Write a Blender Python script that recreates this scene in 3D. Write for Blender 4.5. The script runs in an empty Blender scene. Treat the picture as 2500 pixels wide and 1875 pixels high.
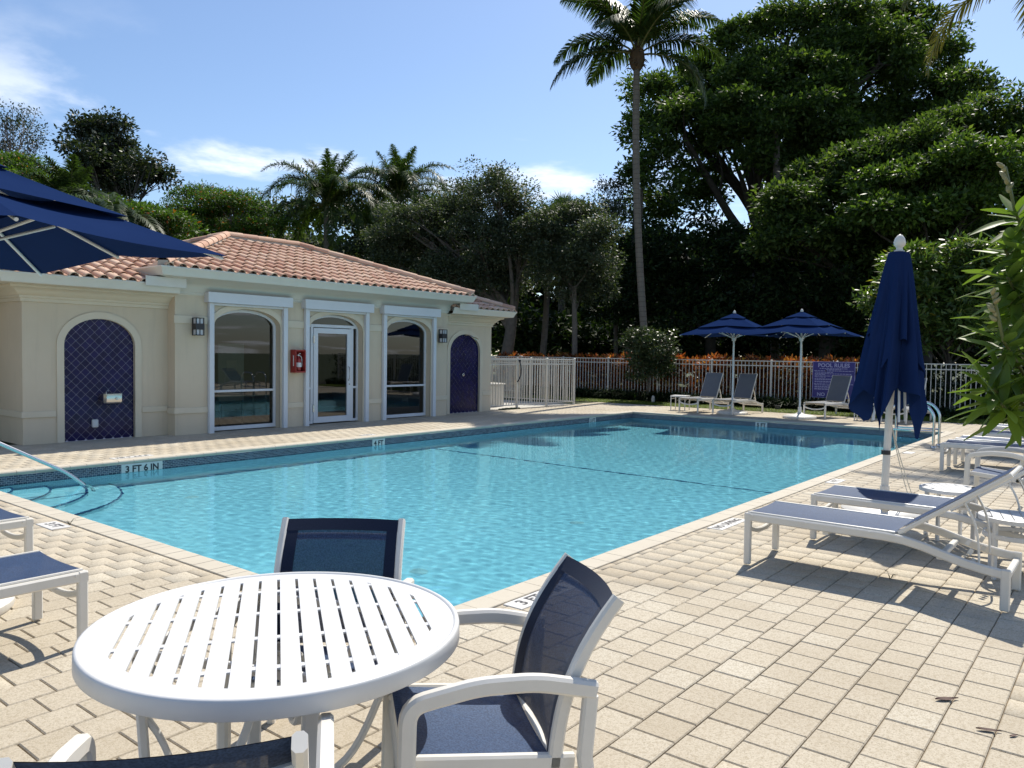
import bpy, math, random
import numpy as np
from mathutils import Vector, Matrix

SC = bpy.context.scene
COL = SC.collection
PI = math.pi
RAD = math.radians
random.seed(7)

# ------------------------------------------------------------------ camera
cam_data = bpy.data.cameras.new('camera')
cam = bpy.data.objects.new('camera', cam_data)
COL.objects.link(cam)
cam_data.sensor_width = 36.0
cam_data.lens = 36.0 * 1916.0 / 2500.0
cam_data.clip_start = 0.05
cam_data.clip_end = 1200.0
cam.matrix_world = Matrix(((0.62394, 0.02104, -0.78119, 0.0),
                           (-0.78134, 0.03539, -0.62311, 0.0),
                           (0.01453, 0.99915, 0.03852, 1.6),
                           (0, 0, 0, 1)))
SC.camera = cam

# ------------------------------------------------------------------ sky and sun
SUN = Vector((0.77, 0.17, 1.0)).normalized()
SUN_ELEV = math.asin(SUN.z)
world = bpy.data.worlds.new('World')
SC.world = world
world.use_nodes = True
wn, wl = world.node_tree.nodes, world.node_tree.links
bg = wn['Background']
sky = wn.new('ShaderNodeTexSky')
sky.sky_type = 'NISHITA'
sky.sun_disc = False
sky.sun_elevation = SUN_ELEV
sky.sun_rotation = math.atan2(SUN.x, SUN.y)
sky.altitude = 0
sky.air_density = 1.0
sky.dust_density = 0.6
sky.ozone_density = 3.0
# clouds: fractal noise on a high plane, thinning out towards the zenith
tc = wn.new('ShaderNodeTexCoord')
sep = wn.new('ShaderNodeSeparateXYZ')
wl.new(tc.outputs['Generated'], sep.inputs[0])
def wmath(op, a, b=None, clamp=False):
    n = wn.new('ShaderNodeMath'); n.operation = op; n.use_clamp = clamp
    for i, s in enumerate((a, b)):
        if s is None: continue
        if isinstance(s, (int, float)): n.inputs[i].default_value = s
        else: wl.new(s, n.inputs[i])
    return n.outputs[0]
zc = wmath('MAXIMUM', sep.outputs['Z'], 0.0)
den = wmath('ADD', zc, 0.072)
cx = wmath('DIVIDE', sep.outputs['X'], den)
cy = wmath('DIVIDE', sep.outputs['Y'], den)
comb = wn.new('ShaderNodeCombineXYZ')
wl.new(cx, comb.inputs[0]); wl.new(cy, comb.inputs[1])
nz = wn.new('ShaderNodeTexNoise'); nz.noise_dimensions = '4D'
nz.inputs['Scale'].default_value = 0.9
nz.inputs['W'].default_value = 4.1
nz.inputs['Detail'].default_value = 8.0
nz.inputs['Roughness'].default_value = 0.56
nz.inputs['Distortion'].default_value = 0.25
wl.new(comb.outputs[0], nz.inputs['Vector'])
mr = wn.new('ShaderNodeMapRange'); mr.interpolation_type = 'SMOOTHSTEP'
mr.inputs['From Min'].default_value = 0.50
mr.inputs['From Max'].default_value = 0.62
wl.new(nz.outputs['Fac'], mr.inputs['Value'])
fade = wn.new('ShaderNodeMapRange'); fade.interpolation_type = 'SMOOTHSTEP'
fade.inputs['From Min'].default_value = 0.36
fade.inputs['From Max'].default_value = 0.20
fade.inputs['To Min'].default_value = 0.08
wl.new(sep.outputs['Z'], fade.inputs['Value'])
cm = wmath('MULTIPLY', mr.outputs[0], fade.outputs[0], True)
cm = wmath('MULTIPLY', cm, 0.85)
mix = wn.new('ShaderNodeMix'); mix.data_type = 'RGBA'
wl.new(cm, mix.inputs['Factor'])
tintn = wn.new('ShaderNodeMix'); tintn.data_type = 'RGBA'; tintn.blend_type = 'MULTIPLY'
tintn.inputs['Factor'].default_value = 1.0
tintn.inputs['B'].default_value = (0.95, 0.985, 1.03, 1)
wl.new(sky.outputs[0], tintn.inputs['A'])
wl.new(tintn.outputs['Result'], mix.inputs['A'])
mix.inputs['B'].default_value = (9.0, 9.3, 9.8, 1)
wl.new(mix.outputs['Result'], bg.inputs['Color'])
bg.inputs['Strength'].default_value = 0.108

sun_data = bpy.data.lights.new('sun', 'SUN')
sun_data.energy = 4.1
sun_data.angle = RAD(0.53)
sun_data.color = (1.0, 0.94, 0.83)
sun_data.cycles.is_caustics_light = True
sun = bpy.data.objects.new('sun', sun_data)
COL.objects.link(sun)
sun.rotation_euler = SUN.to_track_quat('Z', 'Y').to_euler()
sun.location = (20, 8, 30)

vs = SC.view_settings
vs.view_transform = 'Standard'
vs.look = 'None'
vs.exposure = 0.45
vs.gamma = 1.0
vs.use_curve_mapping = False

SC.render.engine = 'CYCLES'
cy_ = SC.cycles
cy_.max_bounces = 8
cy_.diffuse_bounces = 2
cy_.glossy_bounces = 3
cy_.transmission_bounces = 8
cy_.transparent_max_bounces = 12
cy_.use_denoising = True
cy_.caustics_refractive = True
cy_.caustics_reflective = False
cy_.sample_clamp_indirect = 6.0

# ------------------------------------------------------------------ objects
def link(o, parent=None):
    COL.objects.link(o)
    if parent is not None: o.parent = parent
    return o

def tag(o, label=None, cat=None, group=None, kind=None):
    if label: o['label'] = label
    if cat: o['category'] = cat
    if group: o['group'] = group
    if kind: o['kind'] = kind
    return o

def thing(name, label, cat, loc=(0, 0, 0), rz=0.0, group=None):
    o = bpy.data.objects.new(name, None)
    o.empty_display_size = 0.2
    link(o)
    o.location = loc
    o.rotation_euler = (0, 0, rz)
    return tag(o, label, cat, group)

def dup(root, loc, rz=0.0, label=None, group=None, scale=None):
    r = root.copy(); COL.objects.link(r)
    r.location = loc; r.rotation_euler = (0, 0, rz)
    if scale: r.scale = scale
    if label: r['label'] = label
    if group: r['group'] = group
    for ch in list(root.children):
        c = ch.copy(); COL.objects.link(c); c.parent = r
        for g in list(ch.children):
            d = g.copy(); COL.objects.link(d); d.parent = c
    return r

def mesh_np(name, v, quads, smooth=False):
    """fast mesh from an (N,3) array and an (M,k) array of equal-sided faces"""
    v = np.asarray(v, np.float32); q = np.asarray(quads, np.int32)
    me = bpy.data.meshes.new(name)
    k = q.shape[1]
    me.vertices.add(len(v)); me.vertices.foreach_set('co', v.ravel())
    me.loops.add(q.size); me.loops.foreach_set('vertex_index', q.ravel())
    me.polygons.add(len(q))
    me.polygons.foreach_set('loop_start', np.arange(0, q.size, k, dtype=np.int32))
    me.polygons.foreach_set('loop_total', np.full(len(q), k, np.int32))
    if smooth: me.polygons.foreach_set('use_smooth', np.ones(len(q), bool))
    me.update(calc_edges=True)
    return me

def put(name, me, m, parent=None):
    me.materials.append(m)
    return link(bpy.data.objects.new(name, me), parent)

class MB:
    """collects shapes for ONE mesh"""
    def __init__(s): s.v = []; s.f = []
    def add(s, v, f):
        o = len(s.v)
        s.v.extend([tuple(map(float, p)) for p in v])
        s.f.extend([tuple(o + i for i in q) for q in f])
        return s
    def box(s, x0, x1, y0, y1, z0, z1, b=0.0):
        c = ((x0 + x1) / 2, (y0 + y1) / 2, (z0 + z1) / 2)
        return s.obox(c, (abs(x1 - x0) / 2, abs(y1 - y0) / 2, abs(z1 - z0) / 2), None, b)
    def obox(s, c, h, R=None, b=0.0):
        """box of half sizes h about c, turned by R, edges chamfered by b"""
        R = R or Matrix.Identity(3); c = Vector(c)
        if b <= 0:
            v = [c + R @ Vector((sx * h[0], sy * h[1], sz * h[2])) for sx in (-1, 1) for sy in (-1, 1) for sz in (-1, 1)]
            return s.add(v, [(0, 1, 3, 2), (4, 6, 7, 5), (0, 4, 5, 1), (2, 3, 7, 6), (0, 2, 6, 4), (1, 5, 7, 3)])
        b = min(b, h[0] * .95, h[1] * .95, h[2] * .95)
        v = []; idx = {}
        for sx in (-1, 1):
            for sy in (-1, 1):
                for sz in (-1, 1):
                    for a in range(3):
                        d = [h[0] - b, h[1] - b, h[2] - b]; d[a] = h[a]
                        idx[(sx, sy, sz, a)] = len(v)
                        v.append(c + R @ Vector((sx * d[0], sy * d[1], sz * d[2])))
        f = []
        for a in range(3):
            o1, o2 = [(1, 2), (2, 0), (0, 1)][a]
            for sg in (-1, 1):
                q = []
                for p, r in ((-1, -1), (1, -1), (1, 1), (-1, 1)):
                    k = [0, 0, 0]; k[a] = sg; k[o1] = p; k[o2] = r
                    q.append(idx[(*k, a)])
                f.append(tuple(q if sg > 0 else q[::-1]))
        for a in range(3):
            o1, o2 = [(1, 2), (2, 0), (0, 1)][a]
            for p in (-1, 1):
                for r in (-1, 1):
                    k0 = [0, 0, 0]; k0[a] = -1; k0[o1] = p; k0[o2] = r
                    k1 = list(k0); k1[a] = 1
                    q = [idx[(*k0, o1)], idx[(*k1, o1)], idx[(*k1, o2)], idx[(*k0, o2)]]
                    f.append(tuple(q if p * r < 0 else q[::-1]))
        for sx in (-1, 1):
            for sy in (-1, 1):
                for sz in (-1, 1):
                    q = [idx[(sx, sy, sz, a)] for a in range(3)]
                    f.append(tuple(q if sx * sy * sz > 0 else q[::-1]))
        return s.add(v, f)
    def sweep(s, pts, prof, up=(0, 0, 1), closed=False, caps=True, scale=None):
        """profile (u,v) carried along a path; u to the side, v along up"""
        P = [Vector(p) for p in pts]; n = len(P); up = Vector(up)
        rings = []
        for i in range(n):
            if closed: t = (P[(i + 1) % n] - P[i - 1])
            elif i == 0: t = P[1] - P[0]
            elif i == n - 1: t = P[-1] - P[-2]
            else: t = (P[i + 1] - P[i]).normalized() + (P[i] - P[i - 1]).normalized()
            t.normalize()
            side = t.cross(up)
            if side.length < 1e-4: side = t.cross(Vector((0, 1, 0.01)))
            side.normalize(); u2 = side.cross(t).normalized()
            k = 1.0 if scale is None else scale[i]
            rings.append([P[i] + side * (a * k) + u2 * (b * k) for a, b in prof])
        m = len(prof)
        v = [p for r in rings for p in r]; f = []
        for i in range(n if closed else n - 1):
            a0, b0 = i * m, ((i + 1) % n) * m
            for j in range(m):
                j2 = (j + 1) % m
                f.append((a0 + j, b0 + j, b0 + j2, a0 + j2))
        if caps and not closed:
            f.append(tuple(range(m))); f.append(tuple((n - 1) * m + j for j in range(m))[::-1])
        return s.add(v, f)
    def tube(s, pts, r, n=10, up=(0, 0, 1), closed=False, scale=None, caps=True):
        pr = [(r * math.cos(2 * PI * j / n), r * math.sin(2 * PI * j / n)) for j in range(n)]
        return s.sweep(pts, pr, up, closed, caps, scale)
    def bar(s, pts, w, h, up=(0, 0, 1), b=0.004, closed=False):
        a, c = w / 2, h / 2; b = min(b, a * .9, c * .9)
        pr = [(-a + b, -c), (a - b, -c), (a, -c + b), (a, c - b), (a - b, c), (-a + b, c), (-a, c - b), (-a, -c + b)]
        return s.sweep(pts, pr, up, closed)
    def lathe(s, prof, c=(0, 0, 0), n=24):
        v = []; f = []; m = len(prof)
        for j in range(n):
            a = 2 * PI * j / n
            for r, z in prof: v.append((c[0] + r * math.cos(a), c[1] + r * math.sin(a), c[2] + z))
        for j in range(n):
            k = (j + 1) % n
            for i in range(m - 1): f.append((j * m + i, k * m + i, k * m + i + 1, j * m + i + 1))
        return s.add(v, f)
    def grid(s, G, flip=False):
        n, m = len(G), len(G[0]); v = [p for r in G for p in r]; f = []
        for i in range(n - 1):
            for j in range(m - 1):
                q = (i * m + j, (i + 1) * m + j, (i + 1) * m + j + 1, i * m + j + 1)
                f.append(q[::-1] if flip else q)
        return s.add(v, f)
    def xform(s, Mx):
        s.v = [tuple(Mx @ Vector(p)) for p in s.v]; return s
    def mesh(s, name, smooth=35):
        me = bpy.data.meshes.new(name)
        me.from_pydata(s.v, [], s.f)
        if smooth:
            me.polygons.foreach_set('use_smooth', [True] * len(me.polygons))
            me.set_sharp_from_angle(angle=RAD(smooth))
        me.update()
        return me
    def build(s, name, m, parent=None, smooth=35):
        return put(name, s.mesh(name, smooth), m, parent)

def bez(p0, p1, p2, p3, n=10):
    P = [Vector(p) for p in (p0, p1, p2, p3)]; out = []
    for i in range(n + 1):
        t = i / n; a = 1 - t
        out.append(P[0] * a**3 + P[1] * 3 * a * a * t + P[2] * 3 * a * t * t + P[3] * t**3)
    return out

def poly_path(pts, r=0.03, n=4):
    """polyline with its corners rounded"""
    P = [Vector(p) for p in pts]; out = [P[0]]
    for i in range(1, len(P) - 1):
        a, b = (P[i - 1] - P[i]), (P[i + 1] - P[i])
        d = min(r, a.length * .49, b.length * .49)
        q0, q1 = P[i] + a.normalized() * d, P[i] + b.normalized() * d
        for k in range(n + 1):
            t = k / n
            out.append(q0 * (1 - t)**2 + P[i] * 2 * t * (1 - t) + q1 * t * t)
    out.append(P[-1])
    return out

# ------------------------------------------------------------------ materials
MATS = {}
def nd(nt, kind, **kw):
    n = nt.nodes.new(kind)
    for k, v in kw.items(): setattr(n, k, v)
    return n
def mathn(nt, op, a, b=None, clamp=False):
    n = nt.nodes.new('ShaderNodeMath'); n.operation = op; n.use_clamp = clamp
    for i, s in enumerate((a, b)):
        if s is None: continue
        if isinstance(s, (int, float)): n.inputs[i].default_value = s
        else: nt.links.new(s, n.inputs[i])
    return n.outputs[0]
def mixc(nt, fac, a, b, blend='MIX'):
    n = nt.nodes.new('ShaderNodeMix'); n.data_type = 'RGBA'; n.blend_type = blend
    for k, s in (('Factor', fac), ('A', a), ('B', b)):
        if isinstance(s, (int, float)): n.inputs[k].default_value = s
        elif isinstance(s, tuple): n.inputs[k].default_value = (*s[:3], 1)
        else: nt.links.new(s, n.inputs[k])
    return n.outputs['Result']
def noise(nt, vec, scale, detail=4, rough=.55):
    n = nt.nodes.new('ShaderNodeTexNoise')
    n.inputs['Scale'].default_value = scale; n.inputs['Detail'].default_value = detail; n.inputs['Roughness'].default_value = rough
    if vec is not None: nt.links.new(vec, n.inputs['Vector'])
    return n.outputs['Fac']
def ramp(nt, fac, stops):
    n = nt.nodes.new('ShaderNodeValToRGB')
    while len(n.color_ramp.elements) < len(stops): n.color_ramp.elements.new(.5)
    for e, (p, c) in zip(n.color_ramp.elements, stops):
        e.position = p; e.color = (*c, 1) if len(c) == 3 else c
    nt.links.new(fac, n.inputs[0])
    return n.outputs[0]
def new_mat(name):
    m = bpy.data.materials.new(name); m.use_nodes = True; MATS[name] = m
    nt = m.node_tree
    return m, nt, nt.nodes['Principled BSDF']
def world_pos(nt):
    return nt.nodes.new('ShaderNodeNewGeometry').outputs['Position']
def bump(nt, b, h, strength, dist=0.01):
    n = nt.nodes.new('ShaderNodeBump'); n.inputs['Strength'].default_value = strength; n.inputs['Distance'].default_value = dist
    nt.links.new(h, n.inputs['Height']); nt.links.new(n.outputs[0], b.inputs['Normal'])

def simple(name, c1, c2=None, scale=4.0, rough=.5, bumps=None, metal=0.0, spec=.5, world=True, coat=0.0):
    """base colour that drifts between two tones, and fine relief"""
    m, nt, b = new_mat(name)
    vec = world_pos(nt) if world else nt.nodes.new('ShaderNodeTexCoord').outputs['Object']
    if c2 is None: b.inputs['Base Color'].default_value = (*c1, 1)
    else:
        f = noise(nt, vec, scale, 5, .6)
        f = ramp(nt, f, [(.3, (0, 0, 0)), (.7, (1, 1, 1))])
        nt.links.new(mixc(nt, f, c1, c2), b.inputs['Base Color'])
    b.inputs['Roughness'].default_value = rough
    b.inputs['Metallic'].default_value = metal
    b.inputs['Specular IOR Level'].default_value = spec
    b.inputs['Coat Weight'].default_value = coat
    if bumps: bump(nt, b, noise(nt, vec, bumps[0], 3, .6), bumps[1], bumps[2] if len(bumps) > 2 else .004)
    return m

simple('white_metal', (.76, .725, .655), (.71, .675, .605), 9, .38, (60, .05, .002), world=False)
simple('table_white', (.71, .705, .69), (.67, .665, .65), 6, .42, (300, .08, .001), world=False)
simple('pole_white', (.66, .70, .71), (.60, .65, .66), 5, .4)
simple('aluminium', (.70, .73, .76), (.66, .69, .72), 3, .35)
simple('fence_white', (.68, .645, .57), (.60, .57, .50), 3, .45)
simple('stucco', (.70, .60, .45), (.64, .545, .40), .9, .9, (140, .5, .006), spec=.2)
simple('trim_cream', (.72, .64, .49), (.66, .585, .445), 1.5, .8, (120, .15, .003), spec=.25)
simple('soffit', (.68, .665, .58), (.64, .625, .54), 1.2, .75, spec=.3)
simple('gutter', (.70, .68, .60), (.66, .64, .56), 3, .35)
simple('fascia_dark', (.22, .21, .20), (.30, .29, .27), 6, .8)
simple('chrome', (.62, .61, .59), None, 1, .2, metal=1.0)
simple('black_plastic', (.02, .02, .022), None, 1, .45)
simple('lamp_metal', (.025, .026, .03), None, 1, .4)
simple('frosted', (.62, .64, .66), None, 1, .3)
simple('red_case', (.35, .03, .025), (.30, .025, .02), 5, .3)
simple('tag_white', (.75, .75, .73), None, 1, .6)
simple('grout', (.60, .58, .66), (.52, .50, .58), 8, .8)
simple('ink', (.03, .03, .035), None, 1, .6)
simple('marker_tile', (.72, .70, .66), (.66, .64, .60), 9, .45)
simple('sign_blue', (.030, .022, .20), (.036, .028, .22), 3, .35)
simple('sign_ink', (.42, .40, .62), None, 1, .5)
simple('board_white', (.62, .66, .68), (.56, .60, .62), 3, .4)
simple('room_wall', (.42, .39, .28), (.38, .36, .26), 1, .9)
simple('room_floor', (.30, .26, .20), (.25, .22, .17), 2, .6)
simple('rope', (.62, .58, .48), None, 1, .8)
simple('soil', (.045, .035, .022), (.07, .055, .03), 3, .95, (20, .6, .03))
simple('concrete', (.55, .53, .48), (.48, .46, .41), 2, .9, (80, .3, .004))
simple('ground_green', (.035, .055, .015), (.06, .07, .025), .6, .95, (8, .6, .05))
simple('bark_grey', (.16, .135, .11), (.10, .085, .07), 6, .95, (25, .8, .02))
simple('bark_dark', (.07, .058, .045), (.045, .037, .03), 6, .95, (25, .8, .02))
simple('rachis', (.16, .17, .05), (.12, .13, .04), 4, .5)
simple('dead_leaf', (.07, .03, .022), (.10, .045, .03), 30, .7)
simple('bud', (.22, .19, .09), (.30, .28, .13), 20, .5)
simple('husk', (.12, .075, .04), (.07, .045, .028), 7, .9, (30, .8, .02))
# pavers: every block its own tone, speckled, with pits
def paver_mat():
    m, nt, b = new_mat('paver')
    pos = world_pos(nt)
    sp = nd(nt, 'ShaderNodeSeparateXYZ'); nt.links.new(pos, sp.inputs[0])
    row = mathn(nt, 'FLOOR', mathn(nt, 'DIVIDE', mathn(nt, 'SUBTRACT', sp.outputs['Y'], PAV_Y0), PAV))
    odd = mathn(nt, 'PINGPONG', row, 1.0)
    colx = mathn(nt, 'SUBTRACT', sp.outputs['X'], PAV_X0)
    col = mathn(nt, 'FLOOR', mathn(nt, 'DIVIDE', mathn(nt, 'SUBTRACT', colx, mathn(nt, 'MULTIPLY', odd, PAV / 2)), PAV))
    cb = nd(nt, 'ShaderNodeCombineXYZ'); nt.links.new(row, cb.inputs[0]); nt.links.new(col, cb.inputs[1])
    wnn = nd(nt, 'ShaderNodeTexWhiteNoise', noise_dimensions='2D'); nt.links.new(cb.outputs[0], wnn.inputs['Vector'])
    cell = ramp(nt, wnn.outputs['Value'], [(0, (.52, .455, .35)), (.35, (.565, .50, .395)), (.7, (.58, .515, .405)), (1, (.61, .555, .45))])
    fine = noise(nt, pos, 95, 3, .75)
    c = mixc(nt, ramp(nt, fine, [(.34, (1, 1, 1)), (.50, (0, 0, 0))]), cell, (.30, .25, .175))
    mid = noise(nt, pos, 38, 4, .7)
    c2 = mixc(nt, .8, cell, c)
    c2 = mixc(nt, ramp(nt, mid, [(.36, (.55, .55, .55)), (.52, (0, 0, 0))]), c2, (.36, .30, .21))
    spots = noise(nt, pos, 240, 2, .6)
    c3 = mixc(nt, ramp(nt, spots, [(.62, (0, 0, 0)), (.72, (.7, .7, .7))]), c2, (.66, .61, .51))
    big = noise(nt, pos, .55, 4, .6)
    c4 = mixc(nt, ramp(nt, big, [(.33, (.42, .42, .42)), (.58, (0, 0, 0))]), c3, (.34, .275, .19))
    nt.links.new(c4, b.inputs['Base Color'])
    b.inputs['Roughness'].default_value = .88
    b.inputs['Specular IOR Level'].default_value = .25
    bump(nt, b, mathn(nt, 'ADD', fine, mathn(nt, 'MULTIPLY', noise(nt, pos, 30, 3), .6)), .5, .004)
    return m
PAV, PAV_X0, PAV_Y0 = 0.2035, 3.64, 1.24
paver_mat()
simple('sand_joint', (.26, .205, .14), (.32, .26, .185), 12, .95, (150, .4, .003))
simple('coping', (.58, .525, .425), (.54, .485, .39), 4, .8, (120, .35, .003), spec=.3)

def fabric(name, c1, c2, weave=700, rough=.6, sheen=.6, trans=0.0, gap=0.0):
    m, nt, b = new_mat(name)
    vec = nt.nodes.new('ShaderNodeTexCoord').outputs['Object']
    w = noise(nt, vec, weave, 1, .5)
    d = noise(nt, vec, 6, 3)
    f = mathn(nt, 'ADD', mathn(nt, 'MULTIPLY', ramp(nt, w, [(.35, (0, 0, 0)), (.65, (1, 1, 1))]), .75), mathn(nt, 'MULTIPLY', d, .25))
    nt.links.new(mixc(nt, f, c1, c2), b.inputs['Base Color'])
    b.inputs['Roughness'].default_value = rough
    b.inputs['Sheen Weight'].default_value = sheen
    b.inputs['Sheen Roughness'].default_value = .45
    b.inputs['Specular IOR Level'].default_value = .30 if trans else .2
    b.inputs['Specular Tint'].default_value = (.62, .78, 1.0, 1)
    b.inputs['Sheen Tint'].default_value = (.75, .82, 1.0, 1)
    bump(nt, b, w, .25, .001)
    if trans:                                     # open mesh: some light passes the threads, some goes between them
        out = nt.nodes['Material Output']
        tr = nd(nt, 'ShaderNodeBsdfTranslucent'); tr.inputs[0].default_value = (.30, .33, .40, 1)
        m1 = nd(nt, 'ShaderNodeMixShader'); m1.inputs[0].default_value = trans
        tp = nd(nt, 'ShaderNodeBsdfTransparent'); m2 = nd(nt, 'ShaderNodeMixShader'); m2.inputs[0].default_value = gap
        nt.links.new(b.outputs[0], m1.inputs[1]); nt.links.new(tr.outputs[0], m1.inputs[2])
        nt.links.new(m1.outputs[0], m2.inputs[1]); nt.links.new(tp.outputs[0], m2.inputs[2]); nt.links.new(m2.outputs[0], out.inputs[0])
    return m
fabric('sling', (.014, .028, .070), (.052, .090, .185), 170, .50, .0, .012, .02)
fabric('sling_back', (.012, .024, .058), (.040, .070, .145), 170, .55, .0, .012, .045)
fabric('sling_grey', (.085, .09, .105), (.19, .20, .225), 170, .5, .0, .03, .03)
fabric('sling_edge', (.010, .014, .030), (.016, .022, .045), 300, .6, .1)

def canvas():
    m, nt, b = new_mat('canvas_navy')
    vec = world_pos(nt)
    c = mixc(nt, noise(nt, vec, 2.2, 4), (.011, .025, .083), (.015, .032, .10))
    nt.links.new(c, b.inputs['Base Color'])
    b.inputs['Roughness'].default_value = .8
    b.inputs['Specular IOR Level'].default_value = .0
    b.inputs['Sheen Tint'].default_value = (.6, .7, 1.0, 1)
    bump(nt, b, noise(nt, vec, 500, 1), .2, .001)
    tr = nd(nt, 'ShaderNodeBsdfTranslucent'); tr.inputs[0].default_value = (.02, .06, .22, 1)
    ms = nd(nt, 'ShaderNodeMixShader'); ms.inputs[0].default_value = .02
    out = nt.nodes['Material Output']
    nt.links.new(b.outputs[0], ms.inputs[1]); nt.links.new(tr.outputs[0], ms.inputs[2]); nt.links.new(ms.outputs[0], out.inputs[0])
    return m
canvas()

def per_object(name, stops, rough=.8, bumps=(40, .3, .004), nscale=14, spec=.3):
    """colour drawn once for each object, worn by a noise"""
    m, nt, b = new_mat(name)
    oi = nd(nt, 'ShaderNodeObjectInfo')
    c = ramp(nt, oi.outputs['Random'], stops)
    pos = world_pos(nt)
    n = noise(nt, pos, nscale, 4)
    nt.links.new(mixc(nt, mathn(nt, 'MULTIPLY', n, .35), c, (.62, .47, .36)), b.inputs['Base Color'])
    b.inputs['Roughness'].default_value = rough
    b.inputs['Specular IOR Level'].default_value = spec
    bump(nt, b, noise(nt, pos, bumps[0], 3), bumps[1], bumps[2])
    return m
per_object('roof_tile', [(0, (.46, .235, .15)), (.3, (.58, .35, .235)), (.55, (.66, .45, .315)), (.8, (.60, .37, .26)), (1, (.70, .52, .375))])
simple('roof_under', (.22, .13, .09), (.15, .10, .07), 4, .9)
simple('mortar', (.50, .46, .40), (.42, .38, .33), 8, .9)

m, nt, b = new_mat('cobalt_tile')
oi = nd(nt, 'ShaderNodeObjectInfo')
nt.links.new(ramp(nt, oi.outputs['Random'], [(0, (.0035, .0035, .045)), (.6, (.005, .0045, .06)), (1, (.009, .008, .08))]), b.inputs['Base Color'])
b.inputs['Roughness'].default_value = .22
b.inputs['Specular IOR Level'].default_value = .3
bump(nt, b, noise(nt, world_pos(nt), 14, 2), .2, .004)

def mosaic():
    m, nt, b = new_mat('mosaic')
    g = nd(nt, 'ShaderNodeNewGeometry')
    c = ramp(nt, g.outputs['Random Per Island'], [(0, (.030, .045, .075)), (.35, (.055, .085, .13)), (.7, (.085, .125, .18)), (1, (.12, .165, .22))])
    nt.links.new(c, b.inputs['Base Color']); b.inputs['Roughness'].default_value = .2
    return m
mosaic()
simple('mosaic_grout', (.50, .52, .54), (.42, .44, .46), 10, .8)
simple('step_tile', (.03, .07, .18), (.04, .09, .22), 30, .3)

def plaster():
    m, nt, b = new_mat('pool_plaster')
    pos = world_pos(nt)
    c = mixc(nt, noise(nt, pos, .8, 5, .6), (.66, .82, .875), (.72, .87, .91))
    c = mixc(nt, ramp(nt, noise(nt, pos, 60, 3), [(.35, (.25, .25, .25)), (.55, (0, 0, 0))]), c, (.54, .73, .80))
    nt.links.new(c, b.inputs['Base Color']); b.inputs['Roughness'].default_value = .8
    return m
plaster()

def water():
    m, nt, b = new_mat('water')
    nt.nodes.remove(b)
    g = nd(nt, 'ShaderNodeBsdfGlass'); g.inputs['Roughness'].default_value = 0.0
    g.inputs['IOR'].default_value = 1.33; g.inputs['Color'].default_value = (.585, .925, 1.0, 1)
    bm = nd(nt, 'ShaderNodeBump'); bm.inputs['Strength'].default_value = .10; bm.inputs['Distance'].default_value = .004
    mp = nd(nt, 'ShaderNodeMapping'); mp.inputs['Scale'].default_value = (1.0, 1.5, 1)
    nt.links.new(world_pos(nt), mp.inputs[0])
    nt.links.new(noise(nt, mp.outputs[0], 18, 3, .6), bm.inputs['Height'])
    nt.links.new(bm.outputs[0], g.inputs['Normal'])
    nt.links.new(g.outputs[0], nt.nodes['Material Output'].inputs[0])
    return m
water()

def glass(name, ior=1.5, tint=(.80, .84, .80)):
    m, nt, b = new_mat(name); nt.nodes.remove(b)
    t = nd(nt, 'ShaderNodeBsdfTransparent'); t.inputs[0].default_value = (*tint, 1)
    gl = nd(nt, 'ShaderNodeBsdfGlossy'); gl.inputs['Roughness'].default_value = .01; gl.inputs[0].default_value = (.95, .97, 1, 1)
    fr = nd(nt, 'ShaderNodeFresnel'); fr.inputs[0].default_value = ior
    fac = mathn(nt, 'MULTIPLY', fr.outputs[0], 1.7, True)
    ms = nd(nt, 'ShaderNodeMixShader')
    nt.links.new(fac, ms.inputs[0]); nt.links.new(t.outputs[0], ms.inputs[1]); nt.links.new(gl.outputs[0], ms.inputs[2])
    nt.links.new(ms.outputs[0], nt.nodes['Material Output'].inputs[0])
    return m
glass('window_glass', 1.52, (.36, .38, .32))

def leafy(name, stops, rough=.46, trans=.35, tcol=None, spec=.3):
    """leaves: each island its own green, light passing through"""
    m, nt, b = new_mat(name)
    g = nd(nt, 'ShaderNodeNewGeometry')
    c = ramp(nt, g.outputs['Random Per Island'], stops)
    nt.links.new(c, b.inputs['Base Color'])
    b.inputs['Roughness'].default_value = rough; b.inputs['Specular IOR Level'].default_value = spec
    tr = nd(nt, 'ShaderNodeBsdfTranslucent')
    nt.links.new(mixc(nt, 1.0, c, tcol or (1.3, 1.5, .55), 'MULTIPLY'), tr.inputs[0])
    ms = nd(nt, 'ShaderNodeMixShader'); ms.inputs[0].default_value = trans
    nt.links.new(b.outputs[0], ms.inputs[1]); nt.links.new(tr.outputs[0], ms.inputs[2])
    nt.links.new(ms.outputs[0], nt.nodes['Material Output'].inputs[0])
    return m
leafy('leaf_fig', [(0, (.034, .058, .018)), (.5, (.060, .098, .028)), (.85, (.098, .142, .036)), (1, (.15, .19, .052))], .52, .45, None, .2)
leafy('leaf_bright', [(0, (.045, .08, .018)), (.5, (.08, .135, .028)), (.85, (.12, .18, .034)), (1, (.17, .22, .05))], .46, .42)
leafy('leaf_oak', [(0, (.036, .052, .030)), (.5, (.060, .080, .044)), (.9, (.095, .115, .065)), (1, (.14, .155, .10))], .5, .32)
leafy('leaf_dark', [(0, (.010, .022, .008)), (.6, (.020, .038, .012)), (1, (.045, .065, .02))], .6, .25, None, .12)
leafy('leaf_feather', [(0, (.035, .075, .012)), (.5, (.065, .12, .02)), (.96, (.10, .16, .03)), (.98, (.42, .10, .02)), (1, (.45, .12, .03))], .5, .4)
leafy('leaf_gum', [(0, (.022, .035, .020)), (.6, (.040, .055, .030)), (1, (.075, .085, .05))], .45, .25)
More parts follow.
